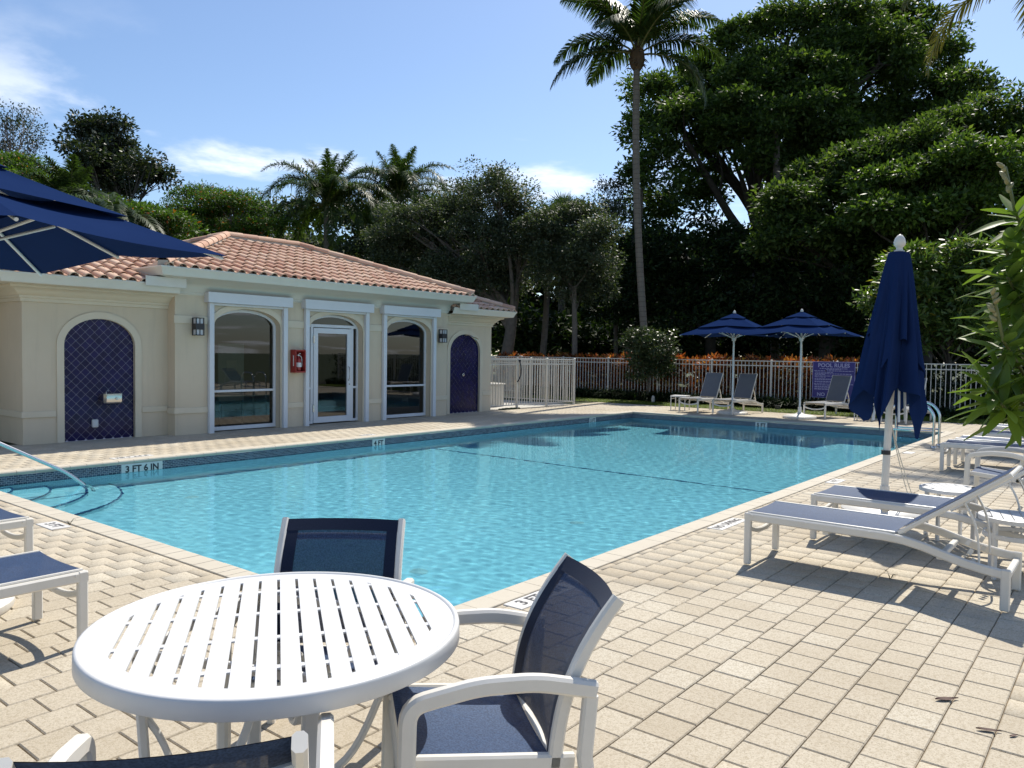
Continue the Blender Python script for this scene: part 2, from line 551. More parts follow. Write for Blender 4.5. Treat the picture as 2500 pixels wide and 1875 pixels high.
leafy('leaf_palm', [(0, (.028, .050, .014)), (.6, (.050, .082, .022)), (1, (.085, .13, .035))], .45, .35, None, .25)
leafy('leaf_palm_dry', [(0, (.07, .07, .02)), (.6, (.12, .10, .03)), (1, (.18, .15, .05))], .6, .4, None, .15)
leafy('leaf_shrub', [(0, (.055, .095, .025)), (.6, (.09, .145, .036)), (.95, (.14, .20, .05)), (1, (.34, .28, .05))], .40, .40, None, .45)
leafy('leaf_near', [(0, (.085, .135, .024)), (.6, (.12, .18, .034)), (1, (.18, .23, .055))], .48, .42, None, .35)
leafy('leaf_hibiscus', [(0, (.030, .050, .020)), (.6, (.052, .075, .030)), (1, (.09, .11, .05))], .38, .25)
leafy('leaf_croton', [(0, (.07, .035, .015)), (.30, (.18, .055, .02)), (.50, (.34, .10, .03)), (.68, (.13, .10, .025)), (.82, (.46, .22, .05)), (.95, (.46, .11, .04)), (1, (.60, .42, .07))], .4, .45, (1.4, 1.1, .6))
leafy('leaf_strap', [(0, (.012, .028, .010)), (.7, (.025, .050, .015)), (1, (.05, .08, .025))], .4, .25)
leafy('grass', [(0, (.09, .13, .02)), (.6, (.15, .20, .03)), (1, (.23, .26, .05))], .6, .35)
leafy('flower', [(0, (.25, .14, .42)), (1, (.45, .30, .60))], .6, .3, (1, 1, 1))

def trunk_palm():
    m, nt, b = new_mat('palm_bark')
    tcn = nt.nodes.new('ShaderNodeTexCoord')
    sp = nd(nt, 'ShaderNodeSeparateXYZ'); nt.links.new(world_pos(nt), sp.inputs[0])
    n1 = noise(nt, world_pos(nt), 2.5, 4)
    rings = mathn(nt, 'FRACT', mathn(nt, 'ADD', mathn(nt, 'MULTIPLY', sp.outputs['Z'], 5.5), mathn(nt, 'MULTIPLY', n1, .6)))
    c = mixc(nt, n1, (.20, .175, .145), (.13, .112, .092))
    c = mixc(nt, ramp(nt, rings, [(.0, (.9, .9, .9)), (.18, (0, 0, 0))]), c, (.055, .045, .036))
    nt.links.new(c, b.inputs['Base Color']); b.inputs['Roughness'].default_value = .95
    bump(nt, b, mathn(nt, 'ADD', rings, noise(nt, world_pos(nt), 20, 3)), .6, .02)
    return m
trunk_palm()

# rain streaks and dust on the stucco
m = MATS['stucco']; nt = m.node_tree; b = nt.nodes['Principled BSDF']
mp = nd(nt, 'ShaderNodeMapping'); mp.inputs['Scale'].default_value = (7, 7, .55)
nt.links.new(world_pos(nt), mp.inputs[0])
src = b.inputs['Base Color'].links[0].from_socket
st = ramp(nt, noise(nt, mp.outputs[0], 1.0, 6, .65), [(.52, (0, 0, 0)), (.75, (.22, .22, .22))])
nt.links.new(mixc(nt, st, src, (.40, .345, .26)), b.inputs['Base Color'])
# ------------------------------------------------------------------ the setting: ground, deck, pool
PX0, PX1, PY0, PY1 = 3.235, 19.57, 3.335, 11.2       # coping nose lines
WZ = -0.17                                            # water level

def frame_sheet(name, X0, X1, Y0, Y1, hx0, hx1, hy0, hy1, z, m, parent=None):
    mb = MB()
    for a, b, c, d in ((X0, X1, Y0, hy0), (X0, X1, hy1, Y1), (X0, hx0, hy0, hy1), (hx1, X1, hy0, hy1)):
        mb.add([(a, c, z), (b, c, z), (b, d, z), (a, d, z)], [(0, 1, 2, 3)])
    return mb.build(name, m, parent, 0)

g = frame_sheet('ground', -300, 400, -300, 400, PX0 - .2, PX1 + .2, PY0 - .2, PY1 + .2, -.03, MATS['ground_green'])
tag(g, kind='structure')

DX0, DX1, DY0, DY1 = -4.0, 22.65, -6.0, 14.3
deck = frame_sheet('pool_deck', DX0, DX1, DY0, DY1, PX0 - .1, PX1 + .1, PY0 - .1, PY1 + .1, -.011, MATS['sand_joint'])
tag(deck, kind='structure')

CO = .2075                                            # coping width
def in_deck(x0, x1, y0, y1):
    if x0 < DX0 or x1 > DX1 or y0 < DY0 or y1 > DY1: return False
    return True

def paver_block(w, d, b=.005, t=.02):
    a, c = w / 2, d / 2
    top = [(-a + b, -c + b, 0), (a - b, -c + b, 0), (a - b, c - b, 0), (-a + b, c - b, 0)]
    mid = [(-a, -c, -b), (a, -c, -b), (a, c, -b), (-a, c, -b)]
    low = [(-a, -c, -t), (a, -c, -t), (a, c, -t), (-a, c, -t)]
    f = [(0, 1, 2, 3)]
    for i in range(4):
        j = (i + 1) % 4
        f += [(4 + i, 4 + j, j, i), (8 + i, 8 + j, 4 + j, 4 + i)]
    return top + mid + low, f

rng = np.random.default_rng(5)
cells = []
hx0, hx1, hy0, hy1 = PX0 - CO - .003, PX1 + CO + .003, PY0 - CO - .003, PY1 + CO + .003
k0, k1 = int((DY0 - PAV_Y0) / PAV) - 1, int((DY1 - PAV_Y0) / PAV) + 1
for k in range(k0, k1 + 1):
    ya, yb = PAV_Y0 + k * PAV, PAV_Y0 + (k + 1) * PAV
    off = PAV_X0 + (PAV / 2 if k % 2 else 0)
    n0, n1 = int((DX0 - off) / PAV) - 1, int((DX1 - off) / PAV) + 1
    for n in range(n0, n1 + 1):
        xa, xb = off + n * PAV, off + (n + 1) * PAV
        cx0, cx1, cy0, cy1 = max(xa, DX0), min(xb, DX1), max(ya, DY0), min(yb, DY1)
        # cut the blocks that meet the coping
        if cx1 > hx0 and cx0 < hx1 and cy1 > hy0 and cy0 < hy1:
            o = [(hx0 - cx0, 'r'), (cx1 - hx1, 'l'), (hy0 - cy0, 't'), (cy1 - hy1, 'b')]
            best, side = max(o)
            if best < .03: continue
            if side == 'r': cx1 = hx0
            elif side == 'l': cx0 = hx1
            elif side == 't': cy1 = hy0
            else: cy0 = hy1
        if cx1 - cx0 < .03 or cy1 - cy0 < .03: continue
        cells.append((cx0, cx1, cy0, cy1))
CI = cam.matrix_world.inverted()
def seen_size(c):
    p = CI @ Vector(((c[0] + c[1]) / 2, (c[2] + c[3]) / 2, 0))
    if p.z > -.3: return 0.0
    u, w = p.x / -p.z, p.y / -p.z
    if abs(u) > .66 or abs(w) > .50: return 0.0
    return (c[1] - c[0]) * (c[3] - c[2]) / (p.z * p.z)
cells.sort(key=seen_size, reverse=True)
GAP = .0052
shared = {}
V, F = [], []
for i, (xa, xb, ya, yb) in enumerate(cells):
    w, d = xb - xa - GAP, yb - ya - GAP
    cx_, cy2 = (xa + xb) / 2, (ya + yb) / 2
    jz = rng.uniform(-.0016, .0012); ja = rng.uniform(-.010, .010)
    tx, ty = rng.uniform(-.006, .006, 2)
    if i < 300:
        key = (round(w, 3), round(d, 3))
        if key not in shared:
            v, f = paver_block(w, d); me = MB().add(v, f).mesh('paver', 0); me.materials.append(MATS['paver']); shared[key] = me
        o = link(bpy.data.objects.new('paver', shared[key]), deck)
        o.location = (cx_, cy2, jz); o.rotation_euler = (tx * .5, ty * .5, ja * .6)
    else:
        v, f = paver_block(w, d)
        v = np.array(v); c_, s_ = math.cos(ja), math.sin(ja)
        vz = v[:, 2] + jz + v[:, 0] * ty * .5 + v[:, 1] * tx * .5
        vx = v[:, 0] * c_ - v[:, 1] * s_ + cx_; vy = v[:, 0] * s_ + v[:, 1] * c_ + cy2
        V.append(np.stack([vx, vy, vz], 1)); F.append(np.array(f) + 12 * (len(V) - 1))
tag(put('paving', mesh_np('paving', np.concatenate(V), np.concatenate(F)), MATS['paver'], deck), kind='stuff')

# ---- the pool
pool = thing('swimming_pool', None, None, (0, 0, 0)); tag(pool, kind='structure')
WX0, WX1, WY0, WY1 = PX0 - .03, PX1 + .03, PY0 - .03, PY1 + .03
FZ0, FZ1 = -1.10, -1.62
mb = MB()
mb.add([(WX0, WY0, -.05), (WX0, WY1, -.05), (WX1, WY0, -.05), (WX1, WY1, -.05),
        (WX0, WY0, FZ0), (WX0, WY1, FZ0), (WX1, WY0, FZ1), (WX1, WY1, FZ1)],
       [(0, 1, 5, 4), (1, 3, 7, 5), (3, 2, 6, 7), (2, 0, 4, 6), (4, 5, 7, 6)])
shell = mb.build('pool_shell', MATS['pool_plaster'], pool, 0)
shell.cycles.is_caustics_receiver = True
def floor_z(x): return FZ0 + (FZ1 - FZ0) * (x - WX0) / (WX1 - WX0)
# dark tile line across the floor
mb = MB(); X = 11.35
mb.add([(X - .03, WY0, floor_z(X) + .006), (X + .03, WY0, floor_z(X) + .006), (X + .03, WY1, floor_z(X) + .006), (X - .03, WY1, floor_z(X) + .006)], [(0, 1, 2, 3)])
o = mb.build('floor_tile_line', MATS['step_tile'], pool, 0); o.cycles.is_caustics_receiver = True
for (x, y) in ((5.18, 5.22), (7.83, 5.22), (5.45, 9.75), (11.9, 8.3)):
    mb = MB().lathe([(.0, .012), (.07, .012), (.085, .002), (.09, 0)], (x, y, floor_z(x) + .004), 16)
    o = mb.build('floor_inlet', MATS['tag_white'], pool); o.cycles.is_caustics_receiver = True
# rounded corner steps
CXs, CYs = WX0, WY1
for r, z in ((1.84, -.93), (1.43, -.74), (1.02, -.55), (.61, -.36)):
    n = 24; mb = MB(); top = [(CXs, CYs, z)]; low = []
    for i in range(n + 1):
        a = -PI / 2 * i / n
        top.append((CXs + r * math.cos(a), CYs + r * math.sin(a), z)); low.append((top[-1][0], top[-1][1], FZ0 - .05))
    f = [(0, i + 2, i + 1) for i in range(n)]
    mb.add(top + low, f + [(i + 1, i + 2, n + 3 + i, n + 2 + i) for i in range(n)])
    st = mb.build('step', MATS['pool_plaster'], pool, 30); st.cycles.is_caustics_receiver = True
    G = []
    for i in range(n + 1):
        a = -PI / 2 * i / n; c_, s_ = math.cos(a), math.sin(a)
        G.append([(CXs + q * c_, CYs + q * s_, zz) for q, zz in ((r - .024, z + .004), (r + .004, z + .004), (r + .004, z - .035))])
    e = MB().grid(G, True).build('step_edge', MATS['step_tile'], st, 0); e.cycles.is_caustics_receiver = True
# waterline mosaic: real little tiles in running bond on a grout bed
TW, TH, ROWS = .054, .0245, 8
V, F = [], []
def wall_tiles(p0, along, out, L):
    p0, along, out = np.array(p0), np.array(along), np.array(out)
    for r in range(ROWS):
        zt = -.056 - r * TH
        n = int(L / TW) + 1
        s0 = -(TW / 2 if r % 2 else 0)
        a = s0 + np.arange(n + 1) * TW; b = a + TW - .006
        a = np.clip(a, 0, L); b = np.clip(b, 0, L)
        k = (b - a) > .008; a, b = a[k], b[k]
        za, zb = zt - TH + .0055, zt
        for (A, B) in zip(a, b):
            q = []
            for (s, z, o) in ((A, za, 0), (B, za, 0), (B, zb, 0), (A, zb, 0), (A + .002, za + .002, .005), (B - .002, za + .002, .005), (B - .002, zb - .002, .005), (A + .002, zb - .002, .005)):
                w = p0 + along * s + out * (o + .004); q.append((w[0], w[1], z))
            base = len(V) * 8; V.append(q)
            F.extend([(base + 4, base + 5, base + 6, base + 7), (base, base + 1, base + 5, base + 4), (base + 1, base + 2, base + 6, base + 5), (base + 2, base + 3, base + 7, base + 6), (base + 3, base, base + 4, base + 7)])
wall_tiles((WX0, WY1), (1, 0), (0, -1), WX1 - WX0)
wall_tiles((WX1, WY1), (0, -1), (-1, 0), WY1 - WY0)
wall_tiles((WX0, WY0), (0, 1), (1, 0), WY1 - WY0)
wall_tiles((WX1, WY0), (-1, 0), (0, 1), WX1 - WX0)
tag(put('waterline_tiles', mesh_np('waterline_tiles', np.array(V).reshape(-1, 3), F), MATS['mosaic'], pool), kind='stuff')
mb = MB(); e = .003; z0, z1 = -.052, -.056 - ROWS * TH
mb.add([(WX0 + e, WY0 + e, z0), (WX0 + e, WY1 - e, z0), (WX1 - e, WY1 - e, z0), (WX1 - e, WY0 + e, z0), (WX0 + e, WY0 + e, z1), (WX0 + e, WY1 - e, z1), (WX1 - e, WY1 - e, z1), (WX1 - e, WY0 + e, z1)],
       [(0, 1, 5, 4), (1, 2, 6, 5), (2, 3, 7, 6), (3, 0, 4, 7)])
mb.build('grout_bed', MATS['mosaic_grout'], pool, 0)
# bullnose coping bricks, each its own piece
def coping_mesh(L):
    h = L / 2 - .002
    prof = [(0, -.05), (.0, .003), (.004, .007), (CO - .028, .007)]
    for i in range(6):
        a = PI / 2 - PI * i / 5
        prof.append((CO - .028 + .028 * math.cos(a), -.021 + .028 * math.sin(a)))
    prof.append((CO - .06, -.05))
    m_ = len(prof)
    v = [(sx * h, y, z) for sx in (-1, 1) for y, z in prof]
    f = [(i, (i + 1) % m_, m_ + (i + 1) % m_, m_ + i) for i in range(m_)]
    f += [tuple(range(m_))[::-1], tuple(range(m_, 2 * m_))]
    me = MB().add(v, f).mesh('coping_brick', 30); me.materials.append(MATS['coping'])
    return me
def coping_run(p0, along, L, rz, pitch):
    n = round(L / pitch); q = L / n; me = coping_mesh(q)
    for i in range(n):
        o = link(bpy.data.objects.new('coping_brick', me), pool)
        o.location = (p0[0] + along[0] * q * (i + .5), p0[1] + along[1] * q * (i + .5), random.uniform(-.001, .0012))
        o.rotation_euler = (0, 0, rz + random.uniform(-.004, .004))
coping_run((PX0, PY0 - CO), (1, 0), PX1 - PX0, 0, .216)
coping_run((PX0, PY1 + CO), (1, 0), PX1 - PX0, PI, .216)
coping_run((PX0 - CO, PY0), (0, 1), PY1 - PY0, -PI / 2, .109)
coping_run((PX1 + CO, PY0), (0, 1), PY1 - PY0, PI / 2, .216)
for (x, y, sx, sy) in ((PX0, PY0, -1, -1), (PX1, PY0, 1, -1), (PX0, PY1, -1, 1), (PX1, PY1, 1, 1)):
    mb = MB().box(min(x, x + sx * CO) + .002, max(x, x + sx * CO) - .002, min(y, y + sy * CO) + .002, max(y, y + sy * CO) - .002, -.05, .007, .006)
    mb.build('coping_brick', MATS['coping'], pool)

# text as flat mesh
def text_mesh(name, body, size, m, parent, loc, R, extrude=.0008, align='CENTER', spacing=1.0, bold=0.0):
    cu = bpy.data.curves.new(name, 'FONT'); cu.body = body; cu.size = size
    cu.align_x = align; cu.align_y = 'CENTER'; cu.extrude = extrude; cu.space_character = spacing; cu.offset = bold
    cu.resolution_u = 3
    tmp = bpy.data.objects.new('tmp', cu); COL.objects.link(tmp)
    bpy.context.view_layer.update()
    me = bpy.data.meshes.new_from_object(tmp.evaluated_get(bpy.context.evaluated_depsgraph_get()))
    bpy.data.objects.remove(tmp)
    me.name = name; me.materials.clear()
    o = put(name, me, m, parent)
    o.matrix_local = Matrix.Translation(loc) @ R.to_4x4()
    return o
R_SOUTH = Matrix(((1, 0, 0), (0, 0, -1), (0, 1, 0)))            # letters face -Y
R_WEST = Matrix(((0, 0, -1), (-1, 0, 0), (0, 1, 0)))            # letters face -X
def wall_marker(body, c, half, R, size, off):
    c = Vector(c); x = Vector(R.col[0]); n = Vector(R.col[2])
    pl = MB().obox(c, (half, .077, .004), R, .001).build('depth_marker', MATS['marker_tile'], pool, 0)
    text_mesh('lettering', body, size, MATS['ink'], pl, c + n * .0046, R, bold=.0045)
wall_marker('3 FT 6 IN', (5.51, WY1 - .012, -.130), .30, R_SOUTH, .125, 0)
wall_marker('4 FT', (10.03, WY1 - .012, -.130), .155, R_SOUTH, .125, 0)
wall_marker('5 FT', (17.5, WY1 - .012, -.130), .15, R_SOUTH, .125, 0)
wall_marker('5 FT', (WX1 - .012, 7.47, -.130), .155, R_WEST, .125, 0)
def deck_marker(body, c, half, rz, size, w=.075):
    R = Matrix.Rotation(rz, 3, 'Z'); c = Vector(c)
    pl = MB().obox(c, (half, w, .006), R, .002).build('depth_marker', MATS['marker_tile'], pool, 0)
    if body: text_mesh('lettering', body, size, MATS['ink'], pl, c + Vector((0, 0, .0066)), R, bold=.003)
    return pl
deck_marker('3 FT', (2.905, 7.55, .0), .17, -PI / 2, .12, .085)
deck_marker('3 FT 6 IN', (4.16, 3.035, .0), .32, 0, .125)
deck_marker('NO DIVING', (7.13, 3.02, .0), .30, 0, .105)
deck_marker('4 FT', (10.58, 3.03, .0), .2, 0, .13)
deck_marker('', (14.75, 3.03, .0), .16, 0, .12)
deck_marker('3 FT 6 IN', (5.51, 11.53, .0), .30, PI, .12)
deck_marker('4 FT', (10.03, 11.53, .0), .16, PI, .12)

# ---- water: a rippled sheet that bends light for real
nx, ny = 760, 366
xs = np.linspace(WX0 + .001, WX1 - .001, nx); ys = np.linspace(WY0 + .001, WY1 - .001, ny)
GX, GY = np.meshgrid(xs, ys, indexing='ij')
GZ = np.zeros_like(GX); r_ = np.random.default_rng(11)
for k in range(60):
    a = r_.uniform(0, 2 * PI); lam = r_.uniform(.085, .28); kk = 2 * PI / lam
    GZ += .000105 * (lam / .3) ** 1.0 * np.cos(kk * (GX * math.cos(a) + GY * math.sin(a)) + r_.uniform(0, 2 * PI))
for k in range(5):
    a = r_.uniform(0, 2 * PI); lam = r_.uniform(1.2, 3.0); kk = 2 * PI / lam
    GZ += .0008 * np.cos(kk * (GX * math.cos(a) + GY * math.sin(a)) + r_.uniform(0, 2 * PI))
ii = np.arange(nx * ny).reshape(nx, ny)
q = np.stack([ii[:-1, :-1], ii[1:, :-1], ii[1:, 1:], ii[:-1, 1:]], -1).reshape(-1, 4)
wat = put('water', mesh_np('water', np.stack([GX, GY, GZ + WZ], -1).reshape(-1, 3), q, True), MATS['water'])
tag(wat, kind='structure'); wat.cycles.is_caustics_caster = True

# ---- beyond the deck: planting bed and pump yard slab
tag(MB().box(16.7, 21.15, 14.3, 17.8, -.028, -.004).build('pump_yard_slab', MATS['concrete'], None, 0), kind='structure')
mb = MB(); mb.add([(22.65, -8, -.018), (26.6, -8, -.018), (26.6, 22, -.018), (22.65, 22, -.018)], [(0, 1, 2, 3)])
tag(mb.build('planting_bed', MATS['soil'], None, 0), kind='structure')
# ------------------------------------------------------------------ the pool house
YC, YW = 13.82, 14.08            # wall faces: centre block, wings
XA, XB, XC, XD = 4.97, 7.40, 14.65, 16.70
HB = 18.9                        # back wall
house = thing('pool_house', 'cream stucco pool house with clay tile hip roof beside the pool', 'building', (11, 16, 0))
def hp(o):                       # children of the house are built in world coordinates
    o.location = o.location - house.location; return o
def hbuild(mb, name, m, smooth=35, parent=None):
    o = mb.build(name, MATS[m], parent or house, smooth)
    if parent is None: hp(o)
    return o

def arch_pts(cx, hw, zs, zt, n=20):
    return [(cx - hw * math.cos(PI * i / n), zs + (zt - zs) * math.sin(PI * i / n)) for i in range(n + 1)]

def arch_wall(mb, x0, x1, z1, cx, hw, zs, zt, y, t, zb=0.0):
    """wall face at y, thickness t behind it, with an arched opening"""
    A = arch_pts(cx, hw, zs, zt)
    def q(a, b, c, d): mb.add([(a[0], y, a[1]), (b[0], y, b[1]), (c[0], y, c[1]), (d[0], y, d[1])], [(0, 1, 2, 3)])
    q((x0, zb), (cx - hw, zb), (cx - hw, zs), (x0, zs)); q((cx + hw, zb), (x1, zb), (x1, zs), (cx + hw, zs))
    q((x0, zs), (cx - hw, zs), (cx - hw, z1), (x0, z1)); q((cx + hw, zs), (x1, zs), (x1, z1), (cx + hw, z1))
    for a, b in zip(A[:-1], A[1:]):
        q(a, b, (b[0], z1), (a[0], z1))
    O = [(cx - hw, zb)] + A + [(cx + hw, zb)]
    for a, b in zip(O[:-1], O[1:]):
        mb.add([(a[0], y, a[1]), (a[0], y + t, a[1]), (b[0], y + t, b[1]), (b[0], y, b[1])], [(0, 1, 2, 3)])
    return mb

def arch_band(mb, cx, hw, zs, zt, w, y, d, zb=0.0, clip=None, n=20):
    """raised flat band round an arch, proud by d"""
    I = [(cx - hw, zb)] + arch_pts(cx, hw, zs, zt, n) + [(cx + hw, zb)]
    O = [(cx - hw - w, zb)] + arch_pts(cx, hw + w, zs, zt + w, n) + [(cx + hw + w, zb)]
    if clip: O = [(min(max(x, cx - clip), cx + clip), z) for x, z in O]
    for (a, b, c, e) in zip(I[:-1], I[1:], O[1:], O[:-1]):
        mb.add([(p[0], y - d, p[1]) for p in (a, b, c, e)], [(0, 1, 2, 3)])
        mb.add([(a[0], y - d, a[1]), (a[0], y + .01, a[1]), (b[0], y + .01, b[1]), (b[0], y - d, b[1])], [(0, 1, 2, 3)])
        mb.add([(e[0], y - d, e[1]), (c[0], y - d, c[1]), (c[0], y + .01, c[1]), (e[0], y + .01, e[1])], [(0, 1, 2, 3)])
    return mb

def moulding(path, prof):
    """profile (out, z) run along a wall path in plan, outwards to the right of travel"""
    P = [Vector((x, y)) for x, y in path]; n = len(P); mb = MB(); rings = []
    for i in range(n):
        def nrm(a, b):
            d = (b - a).normalized(); return Vector((d.y, -d.x))
        if i == 0: o = nrm(P[0], P[1])
        elif i == n - 1: o = nrm(P[-2], P[-1])
        else:
            a, b = nrm(P[i - 1], P[i]), nrm(P[i], P[i + 1]); o = (a + b); o = o / max(.3, o.dot(a))
        rings.append([(P[i].x + o.x * k, P[i].y + o.y * k, z) for k, z in prof])
    mb.grid(rings)
    return mb
# plan paths run so that outside lies to the right of travel
C_PATH = [(XB, HB), (XB, YC), (XC, YC), (XC, HB)]
L_PATH = [(XA, HB), (XA, YW), (XB, YW)]
R_PATH = [(XC, YW), (XD, YW), (XD, HB)]
C_PATH, L_PATH, R_PATH = [[p for p in P] for P in (C_PATH, L_PATH, R_PATH)]

OPEN = [(8.915, .74), (11.11, .74), (13.30, .74)]
ZS, ZT = 2.06, 2.40
mb = MB()
arch_wall(mb, XB, 10.01, 2.75, OPEN[0][0], OPEN[0][1], ZS, ZT, YC, .26)
arch_wall(mb, 10.01, 12.205, 2.75, OPEN[1][0], OPEN[1][1], ZS, ZT, YC, .26)
arch_wall(mb, 12.205, XC, 2.75, OPEN[2][0], OPEN[2][1], ZS, ZT, YC, .26)
mb.add([(XB, HB, 0), (XB, YC, 0), (XB, YC, 2.95), (XB, HB, 2.95)], [(0, 1, 2, 3)])
mb.add([(XC, YC, 0), (XC, HB, 0), (XC, HB, 2.95), (XC, YC, 2.95)], [(0, 1, 2, 3)])
mb.add([(XB, YC, 2.75), (XC, YC, 2.75), (XC, YC, 2.95), (XB, YC, 2.95)], [(0, 1, 2, 3)])
mb.add([(XC, HB, 0), (XB, HB, 0), (XB, HB, 2.95), (XC, HB, 2.95)], [(0, 1, 2, 3)])
hbuild(mb, 'wall', 'stucco', 20)
NICHE = [(6.19, .595, YW), (15.62, .595, YW)]
NZS, NZT = 1.64, 2.10
mb = MB()
arch_wall(mb, XA, XB, 2.75, NICHE[0][0], .595, NZS, NZT, YW, .05)
mb.add([(XA, HB, 0), (XA, YW, 0), (XA, YW, 2.75), (XA, HB, 2.75)], [(0, 1, 2, 3)])
hbuild(mb, 'wing_wall', 'stucco', 20)
mb = MB()
arch_wall(mb, XC, XD, 2.75, NICHE[1][0], .595, NZS, NZT, YW, .05)
mb.add([(XD, YW, 0), (XD, HB, 0), (XD, HB, 2.75), (XD, YW, 2.75)], [(0, 1, 2, 3)])
hbuild(mb, 'wing_wall', 'stucco', 20)
# far left block set back behind the wing
hbuild(MB().box(1.5, XA - .02, 15.15, HB, 0, 2.7), 'back_wing_wall', 'stucco', 0)
hbuild(moulding([(1.5, 15.15), (XA, 15.15)], [(0, 2.33), (.06, 2.36), (.2, 2.56), (.45, 2.62), (.5, 2.76), (.4, 2.78)]), 'cornice', 'soffit', 30)

# niches: cobalt tiles set on the diagonal, each a piece, cut to the arch
def inside_arch(x, z, cx):
    dx = (x - cx) / .59
    if abs(dx) > 1 or z < 0.0: return False
    return z <= NZS + (NZT - NZS - .005) * math.sqrt(max(0, 1 - dx * dx))
def clip_poly(poly, cx):
    # clip a diamond to the niche outline, sampled as a convex polygon
    out = [(cx + .59, 0.006), *[(cx + .59 * math.cos(PI * i / 24), NZS + (NZT - NZS - .005) * math.sin(PI * i / 24)) for i in range(25)], (cx - .59, .006)]
    res = poly
    for (a, b) in zip(out, out[1:] + out[:1]):
        if not res: return None
        new = []
        for p, q in zip(res, res[1:] + res[:1]):
            sp = (b[0] - a[0]) * (p[1] - a[1]) - (b[1] - a[1]) * (p[0] - a[0])
            sq = (b[0] - a[0]) * (q[1] - a[1]) - (b[1] - a[1]) * (q[0] - a[0])
            if sp >= 0: new.append(p)
            if (sp >= 0) != (sq >= 0):
                t = sp / (sp - sq); new.append((p[0] + (q[0] - p[0]) * t, p[1] + (q[1] - p[1]) * t))
        res = new
    return res
HDX, HDZ = .0765, .0765
def niche(cx, y):
    bed = hbuild(MB().add([(x, y + .049, z) for x, z in [(cx - .59, 0), (cx + .59, 0)] + [(cx + .59 * math.cos(PI * i / 24), NZS + (NZT - NZS) * math.sin(PI * i / 24)) for i in range(25)]], [tuple(range(27))]), 'niche', 'grout', 0)
    full = None
    for r in range(0, 29):
        for c in range(-9, 10):
            px = cx + c * 2 * HDX + (HDX if r % 2 else 0); pz = .03 + r * HDZ
            g_ = .0040
            dia = [(px - HDX + g_, pz), (px, pz - HDZ + g_), (px + HDX - g_, pz), (px, pz + HDZ - g_)]
            cl = clip_poly(dia, cx)
            if not cl or len(cl) < 3: continue
            area = abs(sum(p[0] * q[1] - q[0] * p[1] for p, q in zip(cl, cl[1:] + cl[:1]))) / 2
            if area < .0004: continue
            whole = all(inside_arch(x, z, cx) for x, z in dia) and dia[1][1] > .006
            loc = Vector((px, y + .049, pz)) if whole else Vector((0, 0, 0))
            pts = dia if whole else cl
            if whole and full: me = full
            else:
                k = len(pts)
                v = [(x - loc.x, (0 if whole else y + .049) - dd, z - loc.z) for dd in (0, .006) for x, z in pts]
                f = [tuple(range(k, 2 * k))] + [(i, (i + 1) % k, k + (i + 1) % k, k + i) for i in range(k)]
                me = MB().add(v, f).mesh('tile', 0); me.materials.append(MATS['cobalt_tile'])
                if whole: full = me
            o = link(bpy.data.objects.new('tile', me), bed)
            o.location = loc
            if whole: o.rotation_euler = (random.uniform(-.006, .006), 0, random.uniform(-.006, .006))
    return bed
for cx, hw, y in NICHE:
    niche(cx, y)
    hbuild(arch_band(MB(), cx, .595, NZS, NZT, .115, YW, .022), 'niche_surround', 'trim_cream', 30)

# plinth bands and capital bands
def strip(x0, x1, y, z0, z1, d): hbuild(MB().box(x0, x1, y - d, y + .004, z0, z1, .004), 'band', 'trim_cream')
for a, b in ((XA - .022, 5.47), (6.91, XB - .024)): strip(a, b, YW, .44, .54, .022)
for a, b in ((XC, 14.90), (16.34, XD + .022)): strip(a, b, YW, .44, .54, .022)
for a, b in ((XB - .022, 8.04), (9.79, 10.235), (11.985, 12.425), (14.175, XC + .02)):
    strip(a, b, YC, .40, .51, .022); strip(a, b, YC, 2.07, 2.22, .018)
hbuild(MB().box(XA - .022, XA + .01, YW + .001, HB, .44, .54, .004), 'band', 'trim_cream')
hbuild(MB().box(XB - .022, XB + .01, YC + .005, YW - .002, .40, .51, .004), 'band', 'trim_cream')

# cornices and gutters
C_PROF = [(0, 2.60), (.025, 2.62), (.025, 2.66), (.05, 2.68), (.08, 2.74), (.15, 2.81), (.25, 2.86), (.36, 2.885), (.42, 2.89)]
W_PROF = [(0, 2.33), (.03, 2.335), (.03, 2.385), (.055, 2.40), (.055, 2.43), (.085, 2.445), (.12, 2.49), (.19, 2.54), (.25, 2.555), (.25, 2.585), (.40, 2.60)]
G_C = [(.42, 2.89), (.455, 2.895), (.475, 2.93), (.50, 2.99), (.53, 3.03), (.53, 3.05), (.515, 3.05), (.50, 3.01), (.40, 2.96)]
G_W = [(.40, 2.60), (.43, 2.605), (.45, 2.64), (.475, 2.70), (.505, 2.74), (.505, 2.76), (.49, 2.76), (.475, 2.72), (.36, 2.67)]
# a 90 degree corner pushes the mitre out by itself
hbuild(moulding(C_PATH, C_PROF), 'cornice', 'soffit', 40)
hbuild(moulding(L_PATH, W_PROF), 'cornice', 'trim_cream', 40)
hbuild(moulding(R_PATH, W_PROF), 'cornice', 'trim_cream', 40)
hbuild(moulding(C_PATH, G_C), 'gutter', 'gutter', 30)
hbuild(moulding(L_PATH, G_W), 'gutter', 'gutter', 30)
hbuild(moulding(R_PATH, G_W), 'gutter', 'gutter', 30)
# splash guards where the upper roof empties on the lower gutters
hbuild(MB().box(6.72, 7.47, YW - .548, YW - .535, 2.70, 2.87, .004), 'splash_guard', 'gutter', 0)
hbuild(MB().box(14.80, 15.52, YW - .548, YW - .535, 2.70, 2.87, .004), 'splash_guard', 'gutter', 0)

